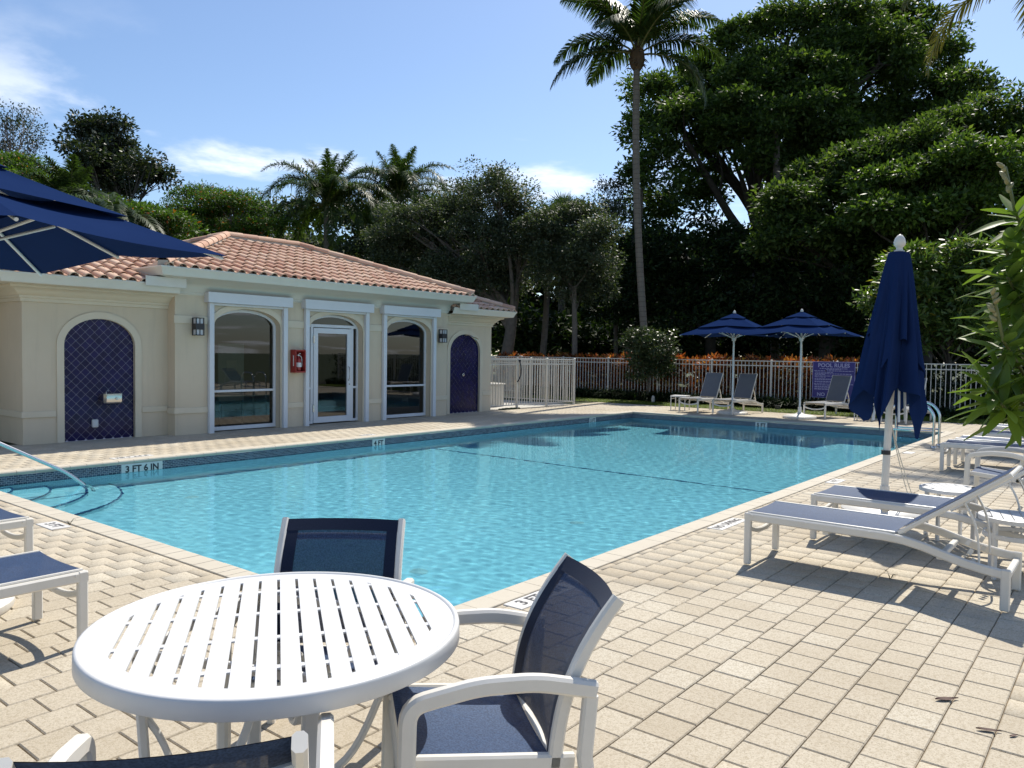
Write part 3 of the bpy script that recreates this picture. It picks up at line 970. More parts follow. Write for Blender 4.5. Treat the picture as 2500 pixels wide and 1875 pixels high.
# roof: planes under the tiles
SL = .35
def eave(path_x0, path_x1, y, z): return path_x0, path_x1, y, z
CEX0, CEX1, CEY, CEZ = XB - .46, XC + .46, YC - .46, 3.035
CD = 3.10                                   # run from eave to ridge
CBY = CEY + 2 * CD
RZ = CEZ + SL * CD
LEX0, LEX1, LEY, LEZ = XA - .44, XB + 1.6, YW - .44, 2.745
LD = 2.6
def hip_sheet(x0, x1, y0, y1, z, d, drop):
    zr = z + SL * d - drop; z -= drop
    v = [(x0, y0, z), (x1, y0, z), (x1, y1, z), (x0, y1, z), (x0 + d, y0 + d, zr), (x1 - d, y0 + d, zr)]
    return MB().add(v, [(0, 1, 5, 4), (1, 2, 5), (2, 3, 4, 5), (3, 0, 4), (0, 3, 2, 1)])
roof = hbuild(hip_sheet(CEX0, CEX1, CEY, CBY, CEZ, CD, .0), 'roof', 'roof_under', 0)
wl_ = MB()
def wing_sheet(mb, x0, x1, y0, z, d, left):
    zr = z + SL * d; y1 = y0 + 2 * d
    if left: v = [(x0, y0, z), (XB, y0, z), (x1, y0 + d, zr), (x0 + d, y0 + d, zr), (x0, y1, z), (x1, y1, z)]; f = [(0, 1, 2, 3), (4, 0, 3), (5, 4, 3, 2)]
    else: v = [(x1, y0, z), (XC, y0, z), (x0, y0 + d, zr), (x1 - d, y0 + d, zr), (x1, y1, z), (x0, y1, z)]; f = [(1, 0, 3, 2), (0, 4, 3), (4, 5, 2, 3)]
    return mb.add(v, f)
wing_roof_l = hbuild(wing_sheet(MB(), LEX0, XB + 1.5, LEY, LEZ, LD, True), 'roof', 'roof_under', 0)
REX1 = XD + .44
wing_roof_r = hbuild(wing_sheet(MB(), XC - 1.5, REX1, LEY, LEZ, LD, False), 'roof', 'roof_under', 0)
# dark boards between gutter and the lowest tiles
for (a, b, y, z) in ((CEX0, CEX1, CEY, CEZ), (LEX0, XB, LEY, LEZ), (XC, REX1, LEY, LEZ)):
    hbuild(MB().box(a, b, y - .012, y + .02, z - .07, z + .035), 'eave_board', 'fascia_dark', 0)

# S-tiles: a barrel and a pan each
PITCH, EXPO = .235, .335
def s_tile():
    n = 9; prof = []
    for i in range(n):                       # barrel
        a = PI * i / (n - 1)
        prof.append((-.078 * math.cos(a) - .032, .060 * math.sin(a) ** .9 + .012))
    prof += [(.065, .006), (.10, .006), (.118, .014)]
    t = .014; L = .40; v = []
    for (y, k, dz) in ((0, 1.0, .030), (L, .93, .0)):
        v += [(x * k, y, z * k + dz) for x, z in prof]
    m_ = len(prof); f = [(i, i + 1, m_ + i + 1, m_ + i) for i in range(m_ - 1)]
    o = len(v)
    v += [(x * (1 - t / .11), 0, max(z - t, -.004) + .030) for x, z in prof]
    f += [(i + 1, i, o + i, o + i + 1) for i in range(m_ - 1)]
    o2 = len(v)
    v += [(x * (1 - t / .11), .10, max(z - t, -.004) + .030) for x, z in prof]
    f += [(o + i, o2 + i, o2 + i + 1, o + i + 1) for i in range(m_ - 1)]
    return MB().add(v, f).mesh('roof_tile', 40)
tile_me = s_tile(); tile_me.materials.append(MATS['roof_tile'])
TILT = math.atan(SL)
def lay_tiles(x0, x1, y, z, d, keep, parent):
    rows = int(d * math.hypot(1, SL) / EXPO) + 1
    cols = int((x1 - x0) / PITCH)
    for r in range(rows):
        s = r * EXPO - .06
        yy, zz = y + s * math.cos(TILT), z + s * math.sin(TILT)
        for c in range(cols + 1):
            xx = x0 + .12 + c * PITCH
            if not keep(xx, yy + .12 , r): continue
            o = link(bpy.data.objects.new('roof_tile', tile_me), parent)
            o.location = (xx + random.uniform(-.004, .004), yy + random.uniform(-.006, .006), zz + .002)
            o.rotation_euler = (TILT + random.uniform(-.012, .012), random.uniform(-.02, .02), random.uniform(-.012, .012))
lay_tiles(CEX0, CEX1, CEY, CEZ, CD, lambda x, y, r: CEX0 + (y - CEY) - .03 < x < CEX1 - (y - CEY) + .03 and y < CEY + CD + .02, roof)
vall = (CEZ - LEZ) / SL
lay_tiles(LEX0, XB + 1.2, LEY, LEZ, LD, lambda x, y, r: LEX0 + (y - LEY) - .03 < x < (XB - .02 if y - LEY < .62 else CEX0 + (y - LEY) - vall + .48) and (y < YC - .50 + 9), wing_roof_l)
lay_tiles(XC - 1.2, REX1, LEY, LEZ, LD, lambda x, y, r: (XC + .05 if y - LEY < .62 else CEX1 - (y - LEY) + vall - .48) < x < REX1 - (y - LEY) + .03, wing_roof_r)
# ridge and hip caps
def cap_tile(r=.115, L=.43):
    n = 8; v = []; f = []
    for (x, k) in ((0, 1.06), (L, .94)):
        v += [(x, -r * k * math.cos(PI * i / n), r * k * .85 * math.sin(PI * i / n)) for i in range(n + 1)]
    f = [(i + 1, i, n + 1 + i, n + 2 + i) for i in range(n)]
    o = len(v)
    v += [(.0, -r * .92 * math.cos(PI * i / n), r * .78 * math.sin(PI * i / n)) for i in range(n + 1)]
    f += [(i, i + 1, o + i + 1, o + i) for i in range(n)]
    return MB().add(v, f).mesh('ridge_tile', 40)
cap_me = cap_tile(); cap_me.materials.append(MATS['roof_tile'])
def caps(p, q, parent, e=.36):
    p, q = Vector(p), Vector(q); L = (q - p).length; n = max(1, int(L / e)); d = (q - p).normalized()
    for i in range(n):
        o = link(bpy.data.objects.new('ridge_tile', cap_me), parent)
        a = p + d * (L * i / n)
        side = Vector((0, 0, 1)).cross(d).normalized(); upv = d.cross(side)
        R = Matrix((d, side, upv)).transposed()
        o.matrix_local = Matrix.Translation(a + upv * (.045 + .012 * (i % 2) * 0)) @ Matrix.Rotation(random.uniform(-.02, .02), 4, 'X') @ R.to_4x4()
    bed = MB().sweep([p + Vector((0, 0, .02)), q + Vector((0, 0, .02))], [(-.10, -.04), (.10, -.04), (.085, .06), (-.085, .06)])
    bed.build('ridge_mortar', MATS['mortar'], parent, 0)
caps((CEX0, CEY, CEZ + .03), (CEX0 + CD, CEY + CD, RZ + .05), roof)
caps((CEX1, CEY, CEZ + .03), (CEX1 - CD, CEY + CD, RZ + .05), roof)
caps((CEX1 - CD, CEY + CD, RZ + .05), (CEX0 + CD, CEY + CD, RZ + .05), roof)
caps((CEX0, CBY, CEZ + .03), (CEX0 + CD, CEY + CD, RZ + .05), roof)
caps((LEX0, LEY, LEZ + .03), (LEX0 + LD, LEY + LD, LEZ + SL * LD + .05), wing_roof_l)
caps((REX1, LEY, LEZ + .03), (REX1 - LD + .6, LEY + LD - .6, LEZ + SL * (LD - .6) + .05), wing_roof_r)

# windows and the glass door
YG = YC + .17
def frame_arch(mb, cx, hw, zs, zt, w, d, y, zb):
    I = [(cx - hw + w, zb)] + arch_pts(cx, hw - w, zs, zt - w) + [(cx + hw - w, zb)]
    O = [(cx - hw, zb)] + arch_pts(cx, hw, zs, zt) + [(cx + hw, zb)]
    for (a, b, c, e) in zip(I[:-1], I[1:], O[1:], O[:-1]):
        mb.add([(p[0], y, p[1]) for p in (a, b, c, e)], [(0, 1, 2, 3)])
        mb.add([(a[0], y, a[1]), (a[0], y + d, a[1]), (b[0], y + d, b[1]), (b[0], y, b[1])], [(0, 1, 2, 3)])
def arch_pane(cx, hw, z0, zs, zt, y):
    P = [(cx - hw, z0), (cx + hw, z0)] + arch_pts(cx, hw, zs, zt)[::-1]
    return MB().add([(x, y, z) for x, z in P], [tuple(range(len(P)))])
def window(cx):
    hw = .735; mb = MB()
    frame_arch(mb, cx, hw, ZS, ZT - .005, .055, .06, YG - .03, .02)
    mb.box(cx - hw + .05, cx + hw - .05, YG - .03, YG + .03, .02, .095, .004)
    mb.box(cx - hw + .05, cx + hw - .05, YG - .035, YG + .03, .765, .81, .004)
    w = hbuild(mb, 'window', 'aluminium', 30)
    put('pane', arch_pane(cx, hw - .05, .80, ZS, ZT - .06, YG).mesh('pane', 0), MATS['window_glass'], w)
    put('pane', MB().add([(cx - hw + .05, YG, .09), (cx + hw - .05, YG, .09), (cx + hw - .05, YG, .77), (cx - hw + .05, YG, .77)], [(0, 1, 2, 3)]).mesh('pane', 0), MATS['window_glass'], w)
    return w
def shutter(cx):
    sh = hbuild(MB().sweep([(cx - .94, YC - .08, 2.575), (cx + .94, YC - .08, 2.575)], [(.08, -.09), (-.06, -.09), (-.08, -.07), (-.08, .065), (-.05, .095), (.08, .105)][::-1]), 'roll_shutter_box', 'aluminium', 30)
    for s in (-1, 1):
        MB().box(cx + s * .825 - .05, cx + s * .825 + .05, YC - .085, YC - .002, 0.0, 2.484, .006).build('guide_rail', MATS['aluminium'], sh)
    MB().box(cx - .775, cx + .775, YC - .07, YC - .03, 2.44, 2.484, .004).build('slat_end', MATS['aluminium'], sh)
    hbuild(arch_band(MB(), cx, .74, ZS, ZT, .115, YC, .016, clip=.775), 'window_surround', 'trim_cream', 30)
for cx, _ in OPEN: shutter(cx)
window(OPEN[0][0]); window(OPEN[2][0])
cx = OPEN[1][0]; hw = .735
mb = MB()
frame_arch(mb, cx, hw, ZS, ZT - .005, .05, .06, YG - .03, .02)
mb.box(cx - hw + .05, cx + hw - .05, YG - .035, YG + .03, 2.115, 2.18, .004)
for s in (-1, 1):
    mb.box(cx + s * .555 - .035, cx + s * .555 + .035, YG - .034, YG + .03, .02, 2.12, .004)
    mb.box(cx + s * .635 - .05, cx + s * .635 + .05, YG - .033, YG + .03, .765, .81, .004)
    mb.box(cx + s * .635 - .05, cx + s * .635 + .05, YG - .033, YG + .03, .02, .08, .004)
entry = hbuild(mb, 'entrance_frame', 'aluminium', 30)
put('pane', arch_pane(cx, hw - .05, 2.17, 2.171, ZT - .05, YG).mesh('pane', 0), MATS['window_glass'], entry)
for s in (-1, 1):
    for z0, z1 in ((.07, .77), (.80, 2.12)):
        a, b = sorted((cx + s * .585, cx + s * .69))
        put('pane', MB().add([(a, YG, z0), (b, YG, z0), (b, YG, z1), (a, YG, z1)], [(0, 1, 2, 3)]).mesh('pane', 0), MATS['window_glass'], entry)
mb = MB()
for s in (-1, 1): mb.box(cx + s * .46 - .058, cx + s * .46 + .058, YG - .05, YG + .01, .03, 2.10, .004)
mb.box(cx - .41, cx + .41, YG - .05, YG + .01, 1.985, 2.10, .004); mb.box(cx - .41, cx + .41, YG - .05, YG + .01, .03, .16, .004)
door = hbuild(mb, 'door', 'aluminium', 30)
put('pane', MB().add([(cx - .41, YG - .02, .15), (cx + .41, YG - .02, .15), (cx + .41, YG - .02, 1.99), (cx - .41, YG - .02, 1.99)], [(0, 1, 2, 3)]).mesh('pane', 0), MATS['window_glass'], door)
mb = MB(); hx = cx + .43
mb.tube(poly_path([(hx, YG - .05, 1.25), (hx - .02, YG - .12, 1.25), (hx - .03, YG - .12, .95), (hx, YG - .05, .95)], .04), .010, 8)
mb.build('handle', MATS['chrome'], door)
MB().lathe([(0, 0), (.016, 0), (.016, .012), (0, .012)], (0, 0, 0), 12).xform(Matrix.Translation((hx + .03, YG - .05, .86)) @ Matrix.Rotation(PI / 2, 4, 'X')).build('lock', MATS['chrome'], door)
for z in (.35, 1.85): MB().box(cx - .53, cx - .50, YG - .058, YG - .045, z - .08, z + .08, .003).build('hinge', MATS['chrome'], door)

# the room behind the glass
mb = MB(); a, b, c, d, e = XB + .3, XC - .3, YC + .262, HB - .3, 2.7
mb.add([(a, c, .005), (b, c, .005), (b, d, .005), (a, d, .005)], [(0, 1, 2, 3)])
hbuild(mb, 'room_floor', 'room_floor', 0)
mb = MB(); z0 = .005
mb.add([(a, c, z0), (b, c, z0), (b, d, z0), (a, d, z0), (a, c, e), (b, c, e), (b, d, e), (a, d, e)], [(0, 3, 7, 4), (3, 2, 6, 7), (2, 1, 5, 6), (4, 7, 6, 5)])
hbuild(mb, 'room_walls', 'room_wall', 0)
# notice board on an easel behind the first window
nb = thing('notice_board', 'grey notice board with paper sign behind left window glass', 'board', (8.92, YC + .62, .005), .05)
MB().box(-.30, .30, -.015, .015, .55, 1.72, .006).build('panel', MATS['board_white'], nb)
MB().box(-.12, .12, -.022, -.016, 1.16, 1.38, .001).build('paper', MATS['tag_white'], nb)
for s in (-1, 1): MB().box(s * .26 - .015, s * .26 + .015, -.2, .2, 0, .03).build('foot', MATS['lamp_metal'], nb); MB().box(s * .26 - .012, s * .26 + .012, -.012, .012, .03, .56).build('leg', MATS['lamp_metal'], nb)

# wall lamps
def wall_lamp(x, y, label):
    t = thing('wall_lamp', label, 'lamp', (x, y, 2.02), 0, 'wall lamps on the pool house')
    MB().box(-.055, .055, -.03, -.001, -.13, .13, .004).build('back_plate', MATS['lamp_metal'], t)
    mb = MB(); z1, z0, h_, d = .165, -.165, .075, .16
    for sx in (-1, 1):
        for yy in (-.035, -d): mb.box(sx * h_ - .008, sx * h_ + .008, yy - .008, yy + .008, z0, z1)
    for zz in (z0, z1 - .012): mb.box(-h_ - .008, h_ + .008, -d - .008, -.027, zz, zz + .012)
    mb.box(-h_ - .011, h_ + .011, -d - .011, -.024, -.055, .055, .003)
    mb.box(-.006, .006, -d - .006, -d + .006, z0, z1)
    mb.build('cage', MATS['lamp_metal'], t)
    for a, b in ((-.15, -.056), (.056, .15)): MB().box(-h_ + .01, h_ - .01, -d + .01, -.045, a, b).build('diffuser', MATS['frosted'], t)
wall_lamp(7.79, YC - .019, 'black caged wall lamp left of the first big window')
wall_lamp(14.37, YC - .019, 'black caged wall lamp right of the last big window')

# fire extinguisher box
t = thing('fire_extinguisher_cabinet', 'red fire extinguisher cabinet left of the glass door', 'cabinet', (10.03, YC - .001, 1.14))
mb = MB()
mb.box(-.13, -.105, -.19, 0, 0, .48, .008); mb.box(.105, .13, -.19, 0, 0, .48, .008)
mb.box(-.107, .107, -.19, 0, .445, .478, .006); mb.box(-.107, .107, -.19, 0, .002, .035, .006); mb.box(-.107, .107, -.02, 0, .03, .45)
mb.build('case', MATS['red_case'], t)
mb = MB().lathe([(0, .04), (.052, .045), (.058, .06), (.058, .26), (.045, .30), (.02, .32), (.018, .35), (0, .355)], (0, -.10, 0), 18)
mb.build('cylinder', MATS['red_case'], t)
MB().lathe([(.0592, .12), (.0592, .21)], (0, -.10, 0), 18).build('tag', MATS['tag_white'], t)
mb = MB().box(-.015, .015, -.115, -.085, .345, .375); mb.obox((.0, -.12, .385), (.012, .05, .006), Matrix.Rotation(-.35, 3, 'X')); mb.tube(bez((0.02, -.1, .36), (.09, -.12, .36), (.085, -.12, .2), (.07, -.11, .12)), .009, 6)
mb.build('valve', MATS['tag_white'], t)
MB().box(-.1301, -.1285, -.13, -.10, .14, .36).build('lettering_strip', MATS['tag_white'], t)

# drinking fountain, outlet and spout in the left niche; shower head in the right one
t = thing('drinking_fountain', 'small steel drinking fountain on the left cobalt tiled niche', 'fountain', (6.33, YW + .043, .62))
mb = MB()
prof = [(0, 0), (.13, 0), (.15, .03), (.16, .16), (.165, .175)]
sec = lambda k: [(-.16 * k, 0), (-.16 * k, -.20 * k), (-.13 * k, -.25 * k), (.13 * k, -.25 * k), (.16 * k, -.20 * k), (.16 * k, 0)]
G = []
for k, z in ((.82, 0), (.95, .02), (1, .05), (1, .165), (1.03, .17), (1.03, .185)): G.append([(x, y, z) for x, y in sec(k)])
mb.grid([list(r) for r in zip(*G)])
mb.add([(x, y, .185) for x, y in sec(1.03)], [(5, 4, 3, 2, 1, 0)]); mb.add([(x, y, 0) for x, y in sec(.82)], [(0, 1, 2, 3, 4, 5)])
mb.build('basin', MATS['chrome'], t, 30)
MB().tube(bez((-.07, -.10, .185), (-.07, -.10, .25), (-.07, -.13, .25), (-.05, -.15, .225)), .012, 8).build('spout', MATS['chrome'], t)
MB().lathe([(0, .02), (.022, .02), (.024, 0)], (0, 0, 0), 14).xform(Matrix.Translation((.04, -.252, .10)) @ Matrix.Rotation(PI / 2, 4, 'X')).build('push_button', MATS['chrome'], t)
t = thing('wall_outlet', 'grey weatherproof outlet box low on the left cobalt niche', 'outlet', (6.10, YW + .043, .22))
MB().box(-.05, .05, -.06, 0, 0, .14, .012).build('cover', MATS['frosted'], t)
MB().box(-.028, .028, -.068, -.06, .03, .11, .004).build('flap', MATS['board_white'], t)
t = thing('outdoor_shower', 'chrome outdoor shower head at the top of the right niche', 'shower', (15.62, YW + .04, 2.0))
MB().tube(bez((0, 0, .05), (0, -.08, .09), (.05, -.16, .10), (.12, -.24, .02), 10), .013, 8).build('arm', MATS['chrome'], t)
MB().lathe([(0, .035), (.02, .03), (.10, .008), (.10, -.004), (0, -.006)], (0, 0, 0), 20).xform(Matrix.Translation((.13, -.27, .0)) @ Matrix.Rotation(.35, 4, 'X')).build('rose', MATS['chrome'], t)
t = thing('shower_valve', 'small shower valve on the right cobalt tiled niche', 'valve', (15.60, YW + .043, 1.02))
MB().lathe([(0, .05), (.018, .05), (.02, .015), (.04, .012), (.042, 0)], (0, 0, 0), 14).xform(Matrix.Rotation(PI / 2, 4, 'X')).build('knob', MATS['chrome'], t)
# ------------------------------------------------------------------ fences
def fence(name, label, p, q, h, pitch, post_every, group=None, first_post=True, last_post=True):
    p, q = Vector((*p, 0)), Vector((*q, 0)); L = (q - p).length; rz = math.atan2(q.y - p.y, q.x - p.x)
    t = thing(name, label, 'fence', p, rz, group)
    for z, w in ((h - .02, .04), (h - .17, .03), (.10, .03)):
        MB().box(0, L, -w / 2, w / 2, z - .016, z + .016, .003).build('rail', MATS['fence_white'], t)
    npost = max(1, round(L / post_every)); me = MB().box(-.03, .03, -.03, .03, -.03, h + .01, .004)
    me.add([(-.034, -.034, h + .01), (.034, -.034, h + .01), (.034, .034, h + .01), (-.034, .034, h + .01), (0, 0, h + .035)], [(0, 1, 4), (1, 2, 4), (2, 3, 4), (3, 0, 4), (3, 2, 1, 0)])
    me = me.mesh('post'); me.materials.append(MATS['fence_white'])
    posts = []
    for i in range(npost + 1):
        if (i == 0 and not first_post) or (i == npost and not last_post): continue
        o = link(bpy.data.objects.new('post', me), t); o.location = (L * i / npost, 0, 0); posts.append(L * i / npost)
    pk = MB().box(-.010, .010, -.010, .010, .085, h - .025, .002).mesh('picket'); pk.materials.append(MATS['fence_white'])
    n = int(L / pitch)
    for i in range(1, n):
        x = L * i / n
        if min([abs(x - a) for a in posts] + [9]) < .05: continue
        o = link(bpy.data.objects.new('picket', pk), t); o.location = (x, random.uniform(-.001, .001), 0)
    return t
fence('picket_fence', 'long off-white metal picket fence in front of the croton hedge', (25.0, 21.5), (25.0, -3.0), 1.50, .125, 2.0)
fence('picket_fence', 'white pump yard fence facing the deck beside the pool house', (16.76, 14.36), (20.95, 14.16), 1.46, .115, 1.4, 'pump yard fences', first_post=False)
fence('picket_fence', 'white pump yard side fence running back from its corner post', (20.95, 14.22), (20.95, 17.6), 1.46, .115, 1.7, 'pump yard fences', first_post=False)
fence('picket_fence', 'white pump yard rear fence seen through the front pickets', (20.90, 17.62), (16.8, 17.62), 1.46, .115, 1.4, 'pump yard fences', first_post=False)
t = thing('pump_cover', 'low white equipment box inside the pump yard', 'equipment box', (17.75, 15.5, -.004))
MB().box(-.75, .75, -.45, .45, 0, .66, .02).build('body', MATS['fence_white'], t)
MB().box(-.78, .78, -.48, .48, .66, .71, .012).build('lid', MATS['fence_white'], t)
t = thing('garden_hose', 'dark hose hanging on the pump yard gate post', 'hose', (18.2, 14.24, 1.4))
MB().tube(bez((0, 0, 0), (.02, -.06, -.25), (.05, -.06, -.45), (-.16, -.05, -.62), 12), .018, 8).build('hose', MATS['black_plastic'], t)
MB().tube([(0, .03, 0), (0, -.03, 0)], .03, 8).build('hook', MATS['black_plastic'], t)
t = thing('coiled_hose', 'green coil of hose lying at the pump yard fence foot', 'hose', (17.6, 14.12, 0))
mb = MB()
mb.tube([(.28 * math.cos(a) * (1 + .25 * math.sin(a * .37)) * 1.4, .12 * math.sin(a), .012 + .008 * (k % 3)) for k, a in enumerate(np.linspace(0, 6 * PI, 60))], .011, 6)
mb.build('hose', MATS['leaf_strap'], t)

# rules sign on the fence
t = thing('rules_sign', 'blue pool rules sign hanging on the long picket fence', 'sign', (24.96, 7.30, .38))
MB().box(-.012, .006, -.63, .63, 0, 1.12, .004).build('panel', MATS['sign_blue'], t)
mb = MB()
for y in (-.625, .625): mb.box(-.015, -.011, y - .007, y + .007, .005, 1.115)
for z in (.01, 1.11): mb.box(-.015, -.011, -.62, .62, z - .007, z + .007)
mb.build('border', MATS['sign_ink'], t)
text_mesh('title', 'POOL RULES', .165, MATS['sign_ink'], t, (-.0135, 0, 1.0), R_WEST, bold=.004)
text_mesh('footer', 'NO', .15, MATS['sign_ink'], t, (-.0135, .36, .10), R_WEST, bold=.004)
mb = MB(); rs = random.Random(3)
def line(z, a, b, h=.016):                       # small print too fine to read
    y = a
    while y > b:
        w = rs.uniform(.03, .10); mb.box(-.0142, -.0122, max(y - w, b), y, z - h / 2, z + h / 2); y -= w + .016
for z, a, b in ((.905, .42, -.42), (.875, .22, -.22), (.835, .58, -.58), (.79, .56, .02), (.745, .56, -.52), (.72, .56, .25), (.675, .56, -.48), (.64, .56, .22), (.585, .56, -.55), (.56, .56, -.5), (.51, .56, -.2), (.485, .56, -.45), (.43, .58, -.58), (.395, .56, -.1), (.35, .56, -.4), (.325, .56, -.45), (.28, .56, -.3), (.26, .56, -.4)):
    line(z, a, b)
mb.build('small_print', MATS['sign_ink'], t, 0)

# ------------------------------------------------------------------ pool rails
def grab_rail(y0, y1, label, x):
    t = thing('grab_rail', label, 'rail', (x, 0, 0), 0, 'stainless ladder rails at the deep end')
    P = poly_path([(0, y0, .006), (0, y0, .62), (0, y0 + .16, .80), (0, y1 - .14, .80), (0, y1, .62), (0, y1, -.95)], .12, 6)
    MB().tube(P, .024, 12, (1, 0, 0)).build('tube', MATS['chrome'], t)
    MB().tube([(0, y0, .30), (0, y1, .30)], .019, 10).build('cross_tube', MATS['chrome'], t)
    MB().lathe([(.024, .035), (.05, .02), (.055, .007), (.055, 0)], (0, y0, 0), 18).build('base_flange', MATS['chrome'], t)
grab_rail(2.87, 3.62, 'nearer chrome figure-four ladder rail behind the closed umbrella', 15.92)
grab_rail(2.87, 3.62, 'farther chrome figure-four ladder rail behind the closed umbrella', 16.44)
t = thing('stair_handrail', 'chrome handrail sloping down into the shallow corner steps', 'rail', (0, 10.58, 0))
P = poly_path([(2.35, 0, .007), (2.35, 0, .80), (2.65, 0, .92), (4.22, 0, .02), (4.50, 0, -.22), (4.56, 0, -.72)], .14, 6)
MB().tube(P, .023, 12, (0, 1, 0)).build('tube', MATS['chrome'], t)
MB().lathe([(.023, .035), (.05, .02), (.055, .007), (.055, 0)], (2.35, 0, 0), 18).build('base_flange', MATS['chrome'], t)

# ------------------------------------------------------------------ umbrellas
def finial(mb, z, k=1.0):
    return mb.lathe([(.0, 0), (.045 * k, .0), (.045 * k, .022 * k), (.028 * k, .03 * k), (.028 * k, .05 * k), (.05 * k, .075 * k), (.053 * k, .10 * k), (.042 * k, .135 * k), (.02 * k, .165 * k), (0, .175 * k)], (0, 0, z), 16)
def base_disc(mb, r=.42):
    return mb.lathe([(0, .0), (r, 0), (r + .01, .02), (r + .01, .05), (r - .02, .075), (r - .10, .095), (.12, .12), (.07, .15), (.05, .16), (.045, .30), (0, .30)], (0, 0, .002), 32)

def make_umbrella(name, label, half=1.19, zr=2.17, ztop=2.77, group='open navy umbrellas'):
    t = thing(name, label, 'umbrella', (0, 0, 0), 0, group)
    base_disc(MB()).build('base', MATS['white_metal'], t)
    MB().tube([(0, 0, .28), (0, 0, ztop - .02)], .026, 16).build('pole', MATS['pole_white'], t)
    finial(MB(), ztop - .01, .8).build('finial', MATS['white_metal'], t)
    R8 = []
    for k in range(8):
        a = PI / 4 * k
        r = half * math.sqrt(2) if k % 2 else half * .985
        R8.append((a, r))
    slope = (ztop - zr) / (half * math.sqrt(2))
    def pt(k, s):                                # along rib k, s 0..1 from apex to rim
        a, r = R8[k % 8]
        drop = (ztop - zr) if k % 2 else (ztop - zr - .07)
        return Vector((math.cos(a) * r * s, math.sin(a) * r * s, ztop - drop * s - .018 * math.sin(PI * s) * (r / 1.6)))
    NS, NU = 9, 10
    def tier(s0, s1, lift, sag, rim, dip=0.0):
        mb = MB()
        for k in range(8):
            G = []
            for i in range(NS + 1):
                s = s0 + (s1 - s0) * i / NS; e = i / NS
                row = []
                for j in range(NU + 1):
                    u = j / NU; p = pt(k, s).lerp(pt(k + 1, s), u); b = 4 * u * (1 - u)
                    p.z -= sag * b * s                # the cloth hangs a little between ribs
                    p.z += lift * b * e ** 3 - dip * b * (1 - e) ** 2   # vent edges part between the ribs
                    if rim: # scalloped rim
                        q = Vector((p.x, p.y, 0)); p -= q * (.045 * b * e ** 4)
                    p.z += .012
                    row.append(p)
                G.append(row)
            mb.grid(G)
        return mb
    c = tier(.0, .27, .008, .02, False)
    for p in range(len(c.v)): c.v[p] = (c.v[p][0], c.v[p][1], c.v[p][2] + .05)
    c.build('top_vent', MATS['canvas_navy'], t, 60)
    c = tier(.15, .66, .004, .008, False, .03)
    for p in range(len(c.v)): c.v[p] = (c.v[p][0], c.v[p][1], c.v[p][2] + .030)
    c.build('middle_canopy', MATS['canvas_navy'], t, 60)
    cn = tier(.46, 1.0, .0, .018, True, .05); cn.build('canopy', MATS['canvas_navy'], t, 60)
    zh = 2.14
    MB().lathe([(.028, -.06), (.05, -.05), (.055, 0), (.07, .01), (.07, .035), (.05, .05), (.028, .055)], (0, 0, zh - .04), 20).build('runner', MATS['pole_white'], t)
    for k in range(8):
        rb = MB().tube([pt(k, .03) + Vector((0, 0, -.02)), pt(k, .5) + Vector((0, 0, -.018)), pt(k, .985) + Vector((0, 0, -.012))], .011, 8).build('rib', MATS['pole_white'], t)
        a = R8[k][0]
        MB().tube([(math.cos(a) * .06, math.sin(a) * .06, zh), pt(k, .46 if k % 2 else .62) + Vector((0, 0, -.035))], .010, 8).build('strut', MATS['pole_white'], rb)
    MB().tube(bez((.035, 0, zh - .06), (.16, .02, zh - .35), (.16, .02, zh - .72), (.04, 0, zh - .6), 14), .006, 6).build('pull_cord', MATS['rope'], t)
    return t
UMB = make_umbrella('patio_umbrella', 'open navy umbrella left of the pair at the far deck')
UMB.location = (21.04, 8.87, 0); UMB.rotation_euler = (0, 0, RAD(8))
dup(UMB, (21.0, 6.98, .0), RAD(-3), 'open navy umbrella right of the pair, nearest the rules sign').rotation_euler = (RAD(-.6), RAD(.5), RAD(-6))
# the one over the left loungers, only its corner in view
U2 = dup(UMB, (1.455, 5.56, 0), RAD(4), 'large navy umbrella corner reaching in from the left edge')

